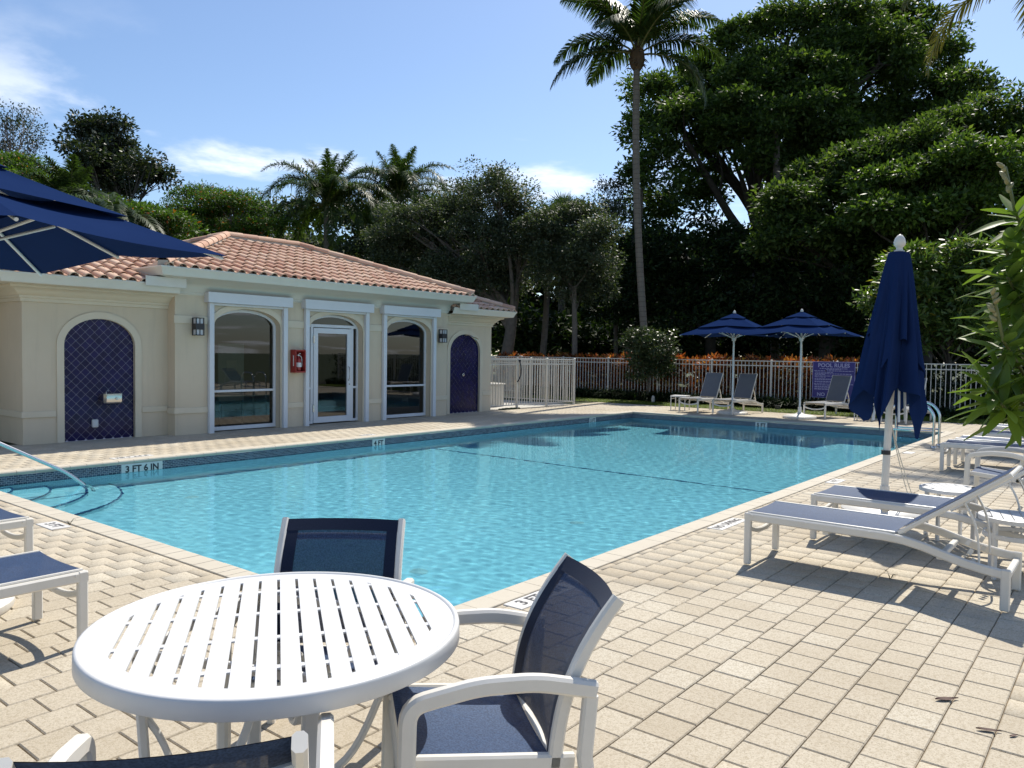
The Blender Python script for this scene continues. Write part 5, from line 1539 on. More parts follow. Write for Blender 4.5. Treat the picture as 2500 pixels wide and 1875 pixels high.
BL = {
 'fig': [(38.7, 20.9, 15.5, 1.73, 0.97), (36.6, 20.4, 13.1, 1.24, 1.24), (36.7, 18.3, 12.6, 1.81, 1.41), (35.7, 19.3, 10.4, 1.61, 1.2), (38.9, 21.6, 9.5, 1.33, 0.88), (41.5, 19.6, 16.7, 1.79, 1.34), (41.3, 17.5, 18.2, 1.73, 1.4), (43.5, 15.7, 19.2, 1.97, 1.42), (44.5, 13.1, 19.1, 2.14, 1.39), (48.3, 11.4, 19.7, 2.02, 1.57), (48.9, 9.6, 18, 1.77, 1.55), (45, 7.7, 14.6, 1.6, 1.2), (42.5, 17.9, 15.8, 2.22, 1.78), (40.4, 13.8, 15, 2.21, 1.81), (46.2, 12.3, 16.5, 2.41, 1.97), (44.8, 9.4, 14.1, 2.05, 1.64), (44.1, 15.8, 13.8, 1.56, 1.11), (39.3, 19, 9.8, 1.71, 0.64), (40.6, 15.8, 16.2, 1.66, 1.25), (43.2, 13.6, 17.2, 1.9, 1.48), (42.9, 10.8, 16.5, 1.81, 1.41), (42.2, 12.3, 13.5, 1.83, 1.22), (40.9, 18.2, 14.3, 1.3, 1.09), (42.1, 16.6, 14, 1.3, 0.87), (46, 11.4, 13.5, 1.94, 1.3), (38.4, 19.2, 14.3, 1.26, 1.05), (44.4, 16.4, 12.2, 1.35, 0.9), (45.3, 15.1, 12.7, 1.58, 1.01), (40.5, 18.8, 12.7, 1.09, 0.98), (42.4, 16.3, 15.5, 1.52, 1.3), (40.3, 19, 11.2, 1.31, 0.65), (43.8, 12.2, 12.2, 1.47, 1.05), (39, 16.4, 15.4, 1.22, 1.02), (37.3, 15.7, 13.4, 1.36, 1.02), (38, 14.1, 12.4, 1.46, 1.01), (38.7, 12.6, 13.2, 1.55, 1.11), (37.4, 14.7, 11, 1.12, 0.67), (39.4, 13.4, 11, 1.37, 0.91), (37.1, 16.5, 12.4, 1.15, 0.92), (39.6, 11.5, 11.7, 1.33, 1)],
 'right': [(37.8, 5, 11.5, 1.34, 1), (37.7, 3.6, 9.9, 1.47, 1.47), (36.8, 6.3, 10.5, 1.51, 1.01), (34.6, 7.5, 9.7, 1.47, 0.9), (33.6, 9, 9.1, 1.31, 0.82), (34.4, 10.9, 9, 1.21, 0.78), (31.2, 11.1, 7.5, 1.13, 0.64), (34, 9.8, 7.8, 1.85, 1.01), (33.5, 7.4, 7.7, 1.9, 1.11), (38, 6.1, 8.6, 2.07, 1.38), (39.5, 3.9, 8, 1.89, 1.54), (31.4, 10.8, 6.2, 1.61, 0.81), (35.3, 9.5, 6.2, 2.08, 1.21), (33.8, 6.7, 5.7, 2.05, 1.26), (36.5, 4.9, 5.7, 1.96, 1.47), (37.4, 2.7, 5.6, 1.91, 1.91)],
 'bright': [(31.2, 7.7, 8, 0.85, 0.51), (33, 6.5, 8.4, 1.05, 0.61), (32.7, 5.1, 8.8, 1.01, 0.59), (33, 4.1, 8.4, 0.99, 0.83), (30.8, 7.9, 6.8, 0.85, 0.51), (31.5, 6.3, 6.7, 1.01, 0.59), (32.5, 4.9, 7.1, 1.16, 0.66)],
 'under1': [(33.5, 16.6, 6.5, 2.36, 1.71), (34, 14.1, 5.2, 2.28, 1.87), (33.4, 17.2, 4.2, 2.38, 1.95), (33.1, 14.5, 3.1, 2.46, 1.23), (33.6, 18.8, 6.2, 1.34, 2.01), (31.1, 18.1, 3.9, 1.26, 1.46)],
 'under2': [(32.7, 11.2, 4.1, 2.1, 1.72), (36.5, 9.8, 3.9, 2.24, 1.83), (39.4, 8, 3.6, 2.53, 1.69), (33.1, 12.9, 6.6, 1.59, 1), (41.4, 5.7, 3.3, 2.54, 1.9), (35, 10.7, 2.7, 2.41, 1.2)],
 'oak1': [(23, 24, 6.6, 1.35, 1.06), (23.1, 25, 5.6, 1.18, 1.08), (24.9, 24.8, 5.7, 1.64, 1.44), (25.9, 23.5, 8, 1.23, 1.02), (25.3, 21.4, 8.1, 1.26, 1.07), (26.8, 21.2, 7.7, 1.2, 1.1), (25, 21.9, 6.1, 1.56, 1.36), (26.3, 20.5, 5.8, 1.56, 1.37), (26.4, 21.8, 4.7, 1.81, 0.9), (24.1, 22.4, 4.5, 1.54, 0.87), (24.4, 24.1, 7.2, 1, 0.8)],
 'oak2': [(25.6, 18.8, 6.3, 1.02, 1.02), (26.7, 18.2, 6.6, 1.23, 1.04), (25.6, 16.4, 5.4, 0.98, 1.15), (26.1, 18.2, 4.9, 1.4, 1.02), (27, 17.7, 4.2, 1.13, 0.76)],
 'sparse': [(33.8, 20.6, 9.3, 0.87, 1.03), (31.9, 19.9, 7.9, 0.87, 0.87), (33.9, 20.1, 8.2, 0.91, 1.14)],
 'poin1': [(12.1, 35.8, 8.8, 1.02, 0.56), (12.6, 35, 8.1, 1.11, 0.56), (10.6, 33.6, 7.5, 1.02, 0.68), (12.1, 35.6, 7.5, 1.48, 0.65), (13.1, 34, 7.5, 1.1, 0.55)],
 'poin2': [(19.9, 34.8, 8.5, 1.2, 0.65), (20.2, 32.7, 8.1, 1.38, 0.68), (20.7, 30.9, 7.2, 0.93, 0.58), (20.2, 34.2, 7.1, 1.63, 0.76), (21.8, 32.8, 6.8, 1.32, 0.66), (18.6, 33.7, 7.3, 1.04, 0.73)],
 'poin3': [(12.7, 26.2, 5.9, 0.77, 0.43), (13.1, 25.4, 5.6, 0.84, 0.43), (13.2, 26.5, 5.4, 0.94, 0.39), (11.9, 25.9, 5.8, 0.6, 0.37)],
 'gum': [(18.4, 42.9, 12.5, 0.96, 0.84), (18.9, 41.8, 12.3, 1.07, 0.95), (17.2, 40.9, 10.9, 1.02, 0.91), (19, 42, 11, 1.32, 1.08), (18.9, 38.7, 10.3, 0.91, 0.68), (20.5, 40.3, 10.4, 0.77, 0.67), (19.3, 40.5, 9.7, 1.06, 0.83), (18.9, 43.1, 10.1, 1.1, 0.85), (19.4, 38.3, 11, 0.32, 0.37)],
 'airy': [(16.3, 45.5, 13.2, 0.62, 0.82), (15.9, 43.5, 11.7, 0.69, 0.81), (15.3, 45.2, 12.6, 0.66, 0.8), (15.4, 45.3, 11.5, 0.75, 0.82)],
 'mango': [(26.7, 5.4, 4.4, 0.85, 0.64), (27, 4.4, 4.4, 0.98, 0.63), (27.3, 3.4, 4.2, 0.83, 0.76), (25.5, 5.6, 3.5, 0.69, 0.62), (27, 4.8, 3.4, 1.06, 0.85), (26.9, 3.8, 3, 1.03, 0.89), (25.5, 5.4, 2.8, 0.68, 0.62), (26.4, 4.4, 2.3, 0.97, 0.55), (27.9, 3.1, 2.7, 0.84, 0.98), (25.5, 6.1, 3.4, 0.36, 0.42)],
 'hib': [(24.2, 13.3, 1.7, 0.83, 0.72), (23.8, 13.5, 2, 0.56, 0.48), (24.2, 12.8, 1.9, 0.55, 0.51), (23.8, 13.3, 1.1, 0.6, 0.48), (24.5, 12.9, 1.2, 0.51, 0.45)],
 'belt': [(16.9, 54.9, 8.4, 1.95, 1.25), (18, 59.6, 7.2, 2.11, 1.35), (17, 55.5, 4.6, 1.97, 1.27), (19.6, 58.3, 9.5, 2.12, 1.36), (19.8, 56, 7.6, 2.07, 1.33), (20.1, 57.4, 5.3, 2.12, 1.36), (19.1, 48.7, 8.9, 1.86, 1.2), (18.5, 48.7, 6.9, 1.84, 1.18), (18.7, 48.3, 4.9, 1.84, 1.18), (23.1, 53.2, 9, 2.1, 1.35), (21.7, 51.9, 6.8, 2.03, 1.3), (21.1, 50.7, 5.1, 1.98, 1.27), (21.8, 45.9, 8.6, 1.87, 1.2), (24.2, 49.3, 7, 2.04, 1.31), (22.2, 47.1, 5.1, 1.92, 1.24), (25.8, 47.9, 9, 2.05, 1.32), (24.4, 46.3, 7.2, 1.97, 1.27), (25, 46, 5.3, 1.98, 1.28), (27.1, 47.3, 9.1, 2.08, 1.34), (24.6, 41.3, 6.6, 1.85, 1.19), (26.8, 44.7, 4.8, 2.01, 1.29), (26.4, 40.4, 8.5, 1.88, 1.21), (28.8, 45.3, 7.7, 2.08, 1.34), (27.6, 42.5, 5, 1.98, 1.27), (31.2, 44.7, 9.9, 2.14, 1.38), (27.9, 38.3, 6.8, 1.88, 1.21), (31.4, 43.9, 5.8, 2.13, 1.37), (32.2, 41, 9.6, 2.08, 1.34), (30.1, 39.4, 6.8, 1.98, 1.27), (32.2, 40.9, 5.9, 2.09, 1.34), (32.9, 37.6, 9, 2.02, 1.3), (33, 38, 7.6, 2.03, 1.31), (33.9, 40, 5.4, 2.12, 1.36), (30.9, 33.1, 8.6, 1.84, 1.18), (35.5, 37.1, 7.2, 2.09, 1.35), (32.5, 35, 5.2, 1.94, 1.25), (34.3, 32.2, 9.3, 1.92, 1.24), (37.9, 36.3, 8.2, 2.15, 1.38), (36.9, 34.6, 5.9, 2.07, 1.33)],
 'wood': [(15, 78.8, 1.5, 3.23, 2.51), (14, 70.4, 3.9, 2.9, 2.26), (14.9, 76, 6.2, 3.12, 2.43), (17.1, 72.2, 1.7, 3.1, 2.41), (17.6, 74, 3.9, 3.17, 2.47), (17.3, 75.9, 6.9, 3.22, 2.5), (17.8, 64.6, 2, 2.87, 2.23), (19.3, 71, 4.3, 3.15, 2.45), (19.1, 68, 6.1, 3.03, 2.36), (21.3, 68.2, 1.2, 3.14, 2.44), (22.5, 68.1, 3, 3.18, 2.47), (22.2, 66.9, 6.8, 3.12, 2.43), (25.3, 65.1, 0.9, 3.2, 2.49), (23.8, 63.7, 3.3, 3.09, 2.4), (24.2, 62.5, 6.7, 3.06, 2.38), (25.5, 57.7, 1.4, 2.97, 2.31), (24.6, 58, 3.2, 2.94, 2.28), (27.1, 62.6, 7.5, 3.18, 2.48), (29.2, 59.7, 2.3, 3.18, 2.48), (26.9, 54.6, 3.7, 2.92, 2.27), (30.7, 62.5, 7.1, 3.33, 2.59), (31.1, 56.8, 1.1, 3.17, 2.47), (31.2, 54.6, 3.4, 3.1, 2.41), (33.2, 57.3, 7.1, 3.26, 2.54), (32.4, 52.2, 1.5, 3.07, 2.39), (33.1, 51.4, 3.4, 3.07, 2.38), (31.8, 49.6, 6.3, 2.95, 2.3), (33.9, 45.1, 2, 2.9, 2.25), (36.3, 51.1, 4.1, 3.19, 2.48), (38, 51.3, 7.4, 3.26, 2.54), (39.1, 47, 2.5, 3.17, 2.47), (37.2, 44.4, 4.2, 3.01, 2.34), (38, 47, 6.6, 3.12, 2.43), (40.6, 43.2, 2, 3.11, 2.42), (43.7, 45.4, 4.8, 3.31, 2.58), (39.7, 41.9, 7.2, 3.02, 2.35), (39.6, 38, 1.8, 2.9, 2.26), (45.1, 42.8, 4.5, 3.28, 2.55), (46.1, 42, 8, 3.29, 2.56), (41.4, 34.1, 2.6, 2.84, 2.21), (42.1, 35.6, 3.5, 2.92, 2.27), (46.4, 37.5, 7.3, 3.15, 2.45), (49.1, 36.1, 2.1, 3.23, 2.51), (47.4, 35.5, 3.9, 3.14, 2.44), (45, 32, 6.8, 2.92, 2.27), (46.4, 28.9, 2.7, 2.88, 2.24), (49.3, 31.6, 4.1, 3.08, 2.4), (52.2, 33.1, 6.9, 3.25, 2.53), (49.9, 26.1, 2.7, 2.93, 2.28), (48.2, 26, 3.8, 2.85, 2.22), (52, 29.1, 7.7, 3.11, 2.42), (51.6, 23.5, 1.7, 2.92, 2.27), (50, 23.6, 4.5, 2.85, 2.22), (57.3, 26, 7.6, 3.22, 2.51), (59.7, 23.5, 2.7, 3.25, 2.53), (55.1, 22.6, 5, 3.03, 2.35), (54.8, 21.5, 7.7, 2.97, 2.31), (57.2, 17.8, 2.9, 2.96, 2.3), (57.5, 19, 4.5, 3.01, 2.34), (59.4, 20.1, 7.3, 3.12, 2.43), (61.7, 16.2, 2.2, 3.09, 2.41), (59.2, 16.7, 4.6, 3, 2.34), (62.8, 16.9, 7.8, 3.15, 2.45), (64.9, 14.6, 3, 3.17, 2.47), (64.9, 12.9, 5.1, 3.11, 2.42), (62.9, 12.7, 7.1, 3.02, 2.35), (67.2, 10.9, 2.6, 3.14, 2.45), (67.5, 10.2, 4.4, 3.13, 2.43), (64.6, 9.8, 7.2, 2.99, 2.33), (66.2, 6.9, 2, 2.97, 2.31), (69.3, 7.1, 5.1, 3.1, 2.41), (70.1, 7.5, 8.5, 3.14, 2.44), (71.9, 4.8, 2.8, 3.14, 2.44), (68.9, 5, 4.1, 3.02, 2.35), (71, 5.5, 8.5, 3.11, 2.42), (78.8, 2.1, 2.1, 3.34, 2.6), (71.8, 2, 4.3, 3.04, 2.37), (77, 2.5, 8.1, 3.26, 2.54), (70.4, -1.9, 2.4, 2.86, 2.22), (80.9, -2.1, 5, 3.28, 2.55), (81.8, -2.1, 7.9, 3.31, 2.58), (74.8, -4.5, 2.3, 2.95, 2.3), (71.3, -4, 4.8, 2.82, 2.19), (77.6, -4.1, 8.3, 3.07, 2.39)],
 'wood2': [(30.8, 23.3, 2.5, 1.37, 1.02), (33.7, 23.1, 2, 1.44, 1.08), (36.3, 22.5, 2.1, 1.5, 1.12), (36.9, 20.5, 2.1, 1.47, 1.1), (36.8, 18.3, 2.3, 1.42, 1.06), (39.8, 17.7, 2.5, 1.49, 1.12), (39.9, 15.7, 2.2, 1.45, 1.09), (43.7, 15.1, 2.5, 1.54, 1.15), (43.8, 13.1, 2.8, 1.5, 1.12), (45.4, 11.6, 2.3, 1.51, 1.13), (43.5, 9.4, 2.6, 1.41, 1.06), (44.1, 7.8, 2.4, 1.39, 1.04), (45.5, 6.4, 2.6, 1.4, 1.05), (48, 5.1, 2.9, 1.44, 1.08), (49.7, 3.6, 2.9, 1.45, 1.09), (49, 2, 2.6, 1.4, 1.05), (53.8, 0.6, 3.1, 1.5, 1.13)],
}
# ------------------------------------------------------------------ foliage
def unit(a): return a / np.maximum(np.linalg.norm(a, axis=-1, keepdims=True), 1e-6)
def leaf_quads(P, D, N, L, W, fold=0.0):
    """rhombic leaves: base P, direction D, normal N, length L, width W"""
    D = unit(D); S = unit(np.cross(D, N)); N2 = np.cross(S, D)
    L = np.asarray(L).reshape(-1, 1); W = np.asarray(W).reshape(-1, 1)
    v = np.stack([P, P + D * L * .45 + S * W * .5 + N2 * W * fold, P + D * L, P + D * L * .45 - S * W * .5 + N2 * W * fold], 1).reshape(-1, 3)
    return v, np.arange(len(v)).reshape(-1, 4)
def leaf_object(name, P, D, N, L, W, m, parent, fold=.0):
    v, q = leaf_quads(P, D, N, L, W, fold)
    return put(name, mesh_np(name, v, q), MATS[m], parent)
def clump_leaves(C, R, per, L, W, r, flat=.55, up=.6, jit=.35):
    """per leaves round every clump centre C, mostly on its upper shell"""
    n = len(C) * per
    cc = np.repeat(C, per, 0); rr = np.repeat(R, per)[:, None]
    d = unit(r.normal(size=(n, 3))); d[:, 2] = np.where(r.random(n) < up, np.abs(d[:, 2]), d[:, 2])
    rad = (r.random(n) ** .45)[:, None]
    off = d * rad * rr; off[:, 2] *= flat
    P = cc + off
    D = unit(d * np.array([1, 1, .5]) + r.normal(size=(n, 3)) * .6 + np.array([0, 0, -.15]))
    N = unit(d * .5 + np.array([0, 0, .8]) + r.normal(size=(n, 3)) * jit * 1.6)
    s = r.uniform(.65, 1.25, n)
    return P, D, N, L * s, W * s * r.uniform(.8, 1.2, n)
def blob_centres(blobs, n, r, shell=.55, low=-.55):
    B = np.array(blobs); w = B[:, 3] * B[:, 3] + B[:, 3] * B[:, 4]; w = w / w.sum()
    k = r.choice(len(B), n, p=w)
    d = unit(r.normal(size=(n, 3))); d[:, 2] = np.where(d[:, 2] < low, -d[:, 2], d[:, 2])
    rad = shell + (1 - shell) * r.random(n) ** .5
    rad = np.where(r.random(n) < .14, r.uniform(1.0, 1.22, n), rad)      # stray sprays break the outline
    c = B[k, :3] + d * rad[:, None] * np.stack([B[k, 3], B[k, 3], B[k, 4]], 1)
    return c, k, B
def limb(mb, a, b, r0, r1, r, n=7, wob=.12):
    a, b = Vector(a), Vector(b); L = (b - a).length
    c1 = a.lerp(b, .35) + Vector(r.normal(size=3)) * L * wob + Vector((0, 0, L * .08)); c2 = a.lerp(b, .7) + Vector(r.normal(size=3)) * L * wob * .7
    pts = bez(a, c1, c2, b, n)
    mb.tube(pts, 1.0, 7 if r0 > .08 else 5, (0.3, .2, .9), False, [r0 + (r1 - r0) * i / n for i in range(n + 1)])
    return pts
def tree(name, label, base, fork, blobs, bark, leafm, nclump, per, cr, L, W, tr, seed, flat=.55, twigs=.35, group=None, up=.6, shell=.55, low=-.55, cat='tree'):
    r = np.random.default_rng(seed)
    base, fork = Vector(base), Vector(fork)
    t = thing(name, label, cat, base, 0, group)
    c, k, B = blob_centres(blobs, nclump, r, shell, low)
    mb = MB(); limb(mb, base - Vector((0, 0, .2)), fork, tr, tr * .72, r, 9, .03)
    for i, b in enumerate(B):
        if i % 9 in (1, 3, 4, 6, 8) and len(B) > 14: continue
        st = base.lerp(fork, r.uniform(.75, 1.0))
        R0 = tr * .42 * min(1.3, b[3] / 2.2 + .3)
        pts = limb(mb, st, b[:3], R0, R0 * .3, r, 8, .10)
        mine = c[k == i]
        for q in mine[:int(len(mine) * twigs)]:
            limb(mb, pts[int(r.integers(4, 9))], q, R0 * .28, .012, r, 4, .1)
    Mi = Matrix.Translation(-base)
    mb.xform(Mi); mb.build('trunk', MATS[bark], t, 60)
    P, D, N, l, w = clump_leaves(c - np.array(base), np.full(len(c), cr) * r.uniform(.6, 1.3, len(c)), per, L, W, r, flat, up)
    leaf_object('crown', P, D, N, l, w, leafm, t)
    return t
FOR = 'trees beyond the fence'
tree('fig_tree', 'huge dark spreading tree towering behind the tall palm', (41.4, 15.5, -.03), (41.3, 16.0, 8.3), BL['fig'], 'bark_dark', 'leaf_fig', 1050, 165, .85, .27, .12, .62, 1, .75, .18, FOR, .65, .5)
tree('broadleaf_tree', 'broad green tree filling the right side behind the fence', (35.5, 7.6, -.03), (35.3, 7.6, 4.0), BL['right'], 'bark_dark', 'leaf_fig', 760, 150, .72, .23, .10, .45, 2, .75, .15, FOR, .65, .5)
tree('broadleaf_tree', 'brighter green young tree in front of the right tree mass', (32.3, 6.2, -.03), (32.2, 6.2, 5.0), BL['bright'], 'bark_dark', 'leaf_bright', 120, 150, .75, .22, .10, .2, 3, .5, .3, FOR, .65, .4)
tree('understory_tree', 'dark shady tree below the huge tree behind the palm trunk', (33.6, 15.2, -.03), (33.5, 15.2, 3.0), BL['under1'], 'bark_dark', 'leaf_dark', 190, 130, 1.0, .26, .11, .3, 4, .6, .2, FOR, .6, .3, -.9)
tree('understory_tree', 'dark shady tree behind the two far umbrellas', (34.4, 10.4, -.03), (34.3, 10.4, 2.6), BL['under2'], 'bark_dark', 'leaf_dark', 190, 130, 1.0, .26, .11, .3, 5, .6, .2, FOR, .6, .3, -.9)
tree('live_oak', 'grey-green oak with forked trunk behind the pump yard', (25.55, 20.9, -.03), (25.8, 20.6, 3.2), BL['oak1'], 'bark_grey', 'leaf_oak', 430, 210, .70, .12, .062, .30, 6, .7, .4, FOR, .55, .25)
tree('live_oak', 'smaller grey-green oak with slim straight trunk right of the forked one', (25.7, 17.5, -.03), (25.8, 17.5, 4.3), BL['oak2'], 'bark_grey', 'leaf_oak', 220, 210, .62, .12, .062, .13, 7, .7, .4, FOR, .55, .25)
tree('sparse_tree', 'thin pale tree top between the oak and the tall palm', (32.5, 19.6, -.03), (32.6, 19.7, 6.5), BL['sparse'], 'bark_grey', 'leaf_gum', 60, 70, .5, .14, .06, .12, 8, .7, 1.0, FOR, .5, .2)
tree('flame_tree', 'feathery flame tree at the left edge behind the house', (11.2, 32.0, -.03), (11.2, 32.0, 4.6), BL['poin1'], 'bark_grey', 'leaf_feather', 110, 230, .85, .17, .05, .25, 9, .30, .4, FOR, .7, .4)
tree('flame_tree', 'feathery flame tree with orange blooms above the roof ridge', (20.5, 31.5, -.03), (20.5, 31.5, 4.2), BL['poin2'], 'bark_grey', 'leaf_feather', 150, 220, .85, .17, .05, .25, 10, .32, .4, FOR, .7, .4)
tree('flame_tree', 'small feathery flame tree just above the left umbrella edge', (13.6, 25.2, -.03), (13.6, 25.2, 3.6), BL['poin3'], 'bark_grey', 'leaf_feather', 70, 230, .7, .15, .045, .16, 11, .32, .4, FOR, .7, .4)
tree('gum_tree', 'dark tall loose-crowned tree at upper left against the sky', (17.6, 39.0, -.03), (17.7, 38.9, 7.0), BL['gum'], 'bark_dark', 'leaf_gum', 170, 110, .62, .22, .11, .28, 12, .8, .8, FOR, .5, .2)
tree('airy_tree', 'thin half-bare tree at the far upper left edge', (13.5, 40.5, -.03), (13.6, 40.4, 8.0), BL['airy'], 'bark_grey', 'leaf_gum', 90, 26, .6, .15, .07, .16, 13, .9, 1.0, FOR, .5, .1)
tree('mango_tree', 'dense glossy shrubby tree right of the closed umbrella behind the fence', (26.75, 4.5, -.03), (26.75, 4.5, 1.6), BL['mango'], 'bark_dark', 'leaf_shrub', 190, 120, .45, .22, .07, .14, 14, .7, .3, FOR, .6, .35)
tree('hibiscus_shrub', 'round glossy-leaved shrub at the foot of the tall palm', (24.25, 13.3, -.018), (24.25, 13.3, 1.0), BL['hib'], 'bark_grey', 'leaf_hibiscus', 170, 55, .26, .12, .05, .05, 15, .8, .6, None, .6, .3, -.8, 'shrub')
r = np.random.default_rng(31)
for i, (x, y, h, tr) in enumerate(((28.1, 20.9, 7, .16), (33.1, 19.4, 9, .14), (35.2, 20.0, 10, .18), (37, 13.5, 13, .22))):
    t = thing('bare_trunk', ['slim grey trunk just right of the forked oak trunk', 'dark trunk in the shade left of the palm shrub', 'dim trunk deep in the woods left of the tall palm', 'dim thick trunk in the woods behind the open umbrellas', 'dark thin trunk in the shade right of the pump yard'][i], 'tree', (x, y, -.03), 0, FOR)
    mb = MB(); limb(mb, (0, 0, 0), (r.uniform(-.4, .4), r.uniform(-.4, .4), h), tr, tr * .7, r, 8, .03)
    mb.build('trunk', MATS['bark_grey'], t, 60)
# the wood that closes the view
def mass(name, label, blobs, n, per, cr, L, W, m, seed, cat='wood', low=-.2):
    r = np.random.default_rng(seed); c, k, B = blob_centres(blobs, n, r, .35, low)
    P, D, N, l, w = clump_leaves(c, np.full(n, cr), per, L, W, r, .7, .6)
    P[:, 2] = np.maximum(P[:, 2], .05)
    return tag(leaf_object(name, P, D, N, l, w, m, None), label, cat, None, 'stuff')
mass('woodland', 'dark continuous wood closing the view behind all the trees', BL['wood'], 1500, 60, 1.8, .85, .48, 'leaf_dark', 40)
mass('tree_belt', 'mid green belt of trees behind the pool house roof', BL['belt'], 620, 95, 1.2, .36, .17, 'leaf_oak', 42, 'trees')
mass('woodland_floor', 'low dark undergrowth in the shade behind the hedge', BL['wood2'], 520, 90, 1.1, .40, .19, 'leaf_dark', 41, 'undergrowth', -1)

# ---- palms
def frond(P, az, el, L, droop, n, ll, r, hang=.5, vee=.5, wl=.035, plume=.10):
    """one feather frond; returns rachis points and leaflet arrays"""
    K = 16; hd = np.array([math.cos(az), math.sin(az), 0]); pts = [np.array(P, float)]; e = el
    for i in range(K):
        e -= droop / K * (1 + .8 * i / K); s = L / K
        pts.append(pts[-1] + (hd * math.cos(e) + np.array([0, 0, math.sin(e)])) * s)
    pts = np.array(pts)
    u = np.linspace(.16, .995, n); x = u * K; i0 = np.minimum(x.astype(int), K - 1); fr = (x - i0)[:, None]
    base = pts[i0] * (1 - fr) + pts[i0 + 1] * fr; tan = unit(pts[i0 + 1] - pts[i0])
    side0 = np.cross(tan, np.array([0, 0, 1.0])); side0 = unit(side0); upv = np.cross(side0, tan)
    prof = ll * (np.sin(np.pi * np.clip(u * .92 + .06, 0, 1)) ** .6) * (1 - .35 * u)
    Vs = []
    for sg in (-1, 1):
        d = unit(side0 * sg + tan * (.55 + .5 * u[:, None]) + upv * vee + r.normal(size=(n, 3)) * plume)
        l = (prof * r.uniform(.85, 1.12, n))[:, None]
        m_ = base + d * l * .5; d2 = unit(d + np.array([0, 0, -1.0]) * hang * (1 + r.random((n, 1)) * .6)); tip = m_ + d2 * l * .55
        s = unit(np.cross(d, upv)); w = wl * (.6 + .6 * (l / ll))
        Vs.append(np.stack([base + s * w * .3, base - s * w * .3, m_ - s * w * .5, m_ + s * w * .5, tip - s * w * .06, tip + s * w * .06], 1))
    V = np.concatenate(Vs).reshape(-1, 3); k = np.arange(2 * n)[:, None] * 6
    Q = np.concatenate([k + np.array([[0, 1, 2, 3]]), k + np.array([[3, 2, 4, 5]])])
    return pts, V, Q
def palm(name, label, base, top, tr, fronds, m, ll, n, seed, hang=.5, vee=.4, wl=.035, bulge=1.25, boss=True, group=None, trunk=True, plume=.10):
    r = np.random.default_rng(seed); base, top = Vector(base), Vector(top)
    t = thing(name, label, 'palm', base, 0, group)
    tp = top - base
    if trunk:
        pts = bez((0, 0, -.2), (tp.x * .5, tp.y * .5, tp.z * .28), (tp.x * 1.1, tp.y * 1.1, tp.z * .6), tuple(tp), 24)
        MB().tube(pts, tr, 14, (.2, .3, .9), False, [bulge - (bulge - .85) * min(1, i / 5) - .12 * i / 24 for i in range(25)]).build('trunk', MATS['palm_bark'], t, 60)
    if boss:
        mb = MB().lathe([(tr * .9, -.45), (tr * 1.5, -.30), (tr * 1.75, -.05), (tr * 1.5, .25), (tr * .8, .5), (0, .6)], tuple(tp), 18)
        for i in range(40):
            a = r.uniform(0, 6.28); z = r.uniform(-.4, .3); d = Vector((math.cos(a), math.sin(a), r.uniform(-.6, .5)))
            p = tp + Vector((math.cos(a) * tr * 1.3, math.sin(a) * tr * 1.3, z)); mb.tube([p, p + d * .12, p + d * .22 + Vector((0, 0, -.06))], .03, 5, (0, 0, 1), False, [1, .7, .2])
        mb.build('fibre_boss', MATS['husk'], t, 60)
    for (az, el, L, dr) in fronds:
        pts, V, Q = frond((tp.x, tp.y, tp.z + (.1 if boss else 0)), az, RAD(el), L, RAD(dr), n, ll, r, hang, vee, wl, plume)
        o = put('frond', mesh_np('frond', V, Q), MATS[m], t)
        MB().tube([tuple(p) for p in pts[::2]], .035 if L > 3 else .022, 6, (0, 0, 1), False, [1.2 - 1.1 * i / 8 for i in range(9)]).build('rachis', MATS['rachis'], o, 60)
    return t
LAT = math.atan2(-.781, .624)                     # towards the right of the photograph
def ring(n, el0, el1, L, dr, seed, a0=0.0):
    r = np.random.default_rng(seed); out = []
    for i in range(n):
        e = el0 + (el1 - el0) * ((i * .618) % 1)
        out.append((a0 + i * 2.39996 + r.uniform(-.2, .2), e + r.uniform(-6, 6), L * r.uniform(.85, 1.1), dr * r.uniform(.8, 1.2)))
    return out
def crown_ring(L, seed):
    r = np.random.default_rng(seed + 90); out = []
    for n, e0, e1, dr, k in ((6, 76, 89, 26, .66), (13, 50, 76, 98, 1.0), (11, 10, 45, 85, .88)):
        for i in range(n): out.append((2 * PI * (i + r.random()) / n, r.uniform(e0, e1), L * k * r.uniform(.88, 1.1), dr * r.uniform(.8, 1.25)))
    return out
palm('coconut_palm', 'tall slender coconut palm rising left of the huge tree', (25.87, 14.1, -.018), (25.82, 14.90, 12.6), .165,
     [(LAT + PI + .1, 17, 3.8, 60), (LAT - .2, 10, 3.7, 75), (LAT + PI - .3, 48, 3.6, 72), (LAT + .2, 42, 3.8, 62), (LAT + .5, 62, 3.6, 50), (LAT + PI + .6, 62, 3.6, 55),
      (LAT + PI / 2, 72, 3.4, 45), (LAT - PI / 2, 68, 3.5, 60), (LAT + PI / 2 + .5, 40, 3.4, 65), (LAT - PI / 2 - .6, 46, 3.4, 70), (LAT - PI / 2 + .5, 55, 3.5, 60), (LAT + PI - .9, 80, 3.4, 35), (LAT - .6, 76, 3.4, 40), (LAT + .05, 66, 3.8, 66), (LAT + PI + .1, 72, 3.7, 60), (LAT + .8, 82, 3.4, 30)],
     'leaf_palm', 1.2, 120, 51, 1.0, .10, .05)
QP = 'feather palms behind the house'
palm('queen_palm', 'feather palm left of two rising above the roof ridge', (23.1, 28.9, -.03), (22.98, 29.36, 8.2), .16, crown_ring(4.0, 1), 'leaf_palm', .66, 150, 52, .60, .30, .034, 1.2, False, QP, True, .42)
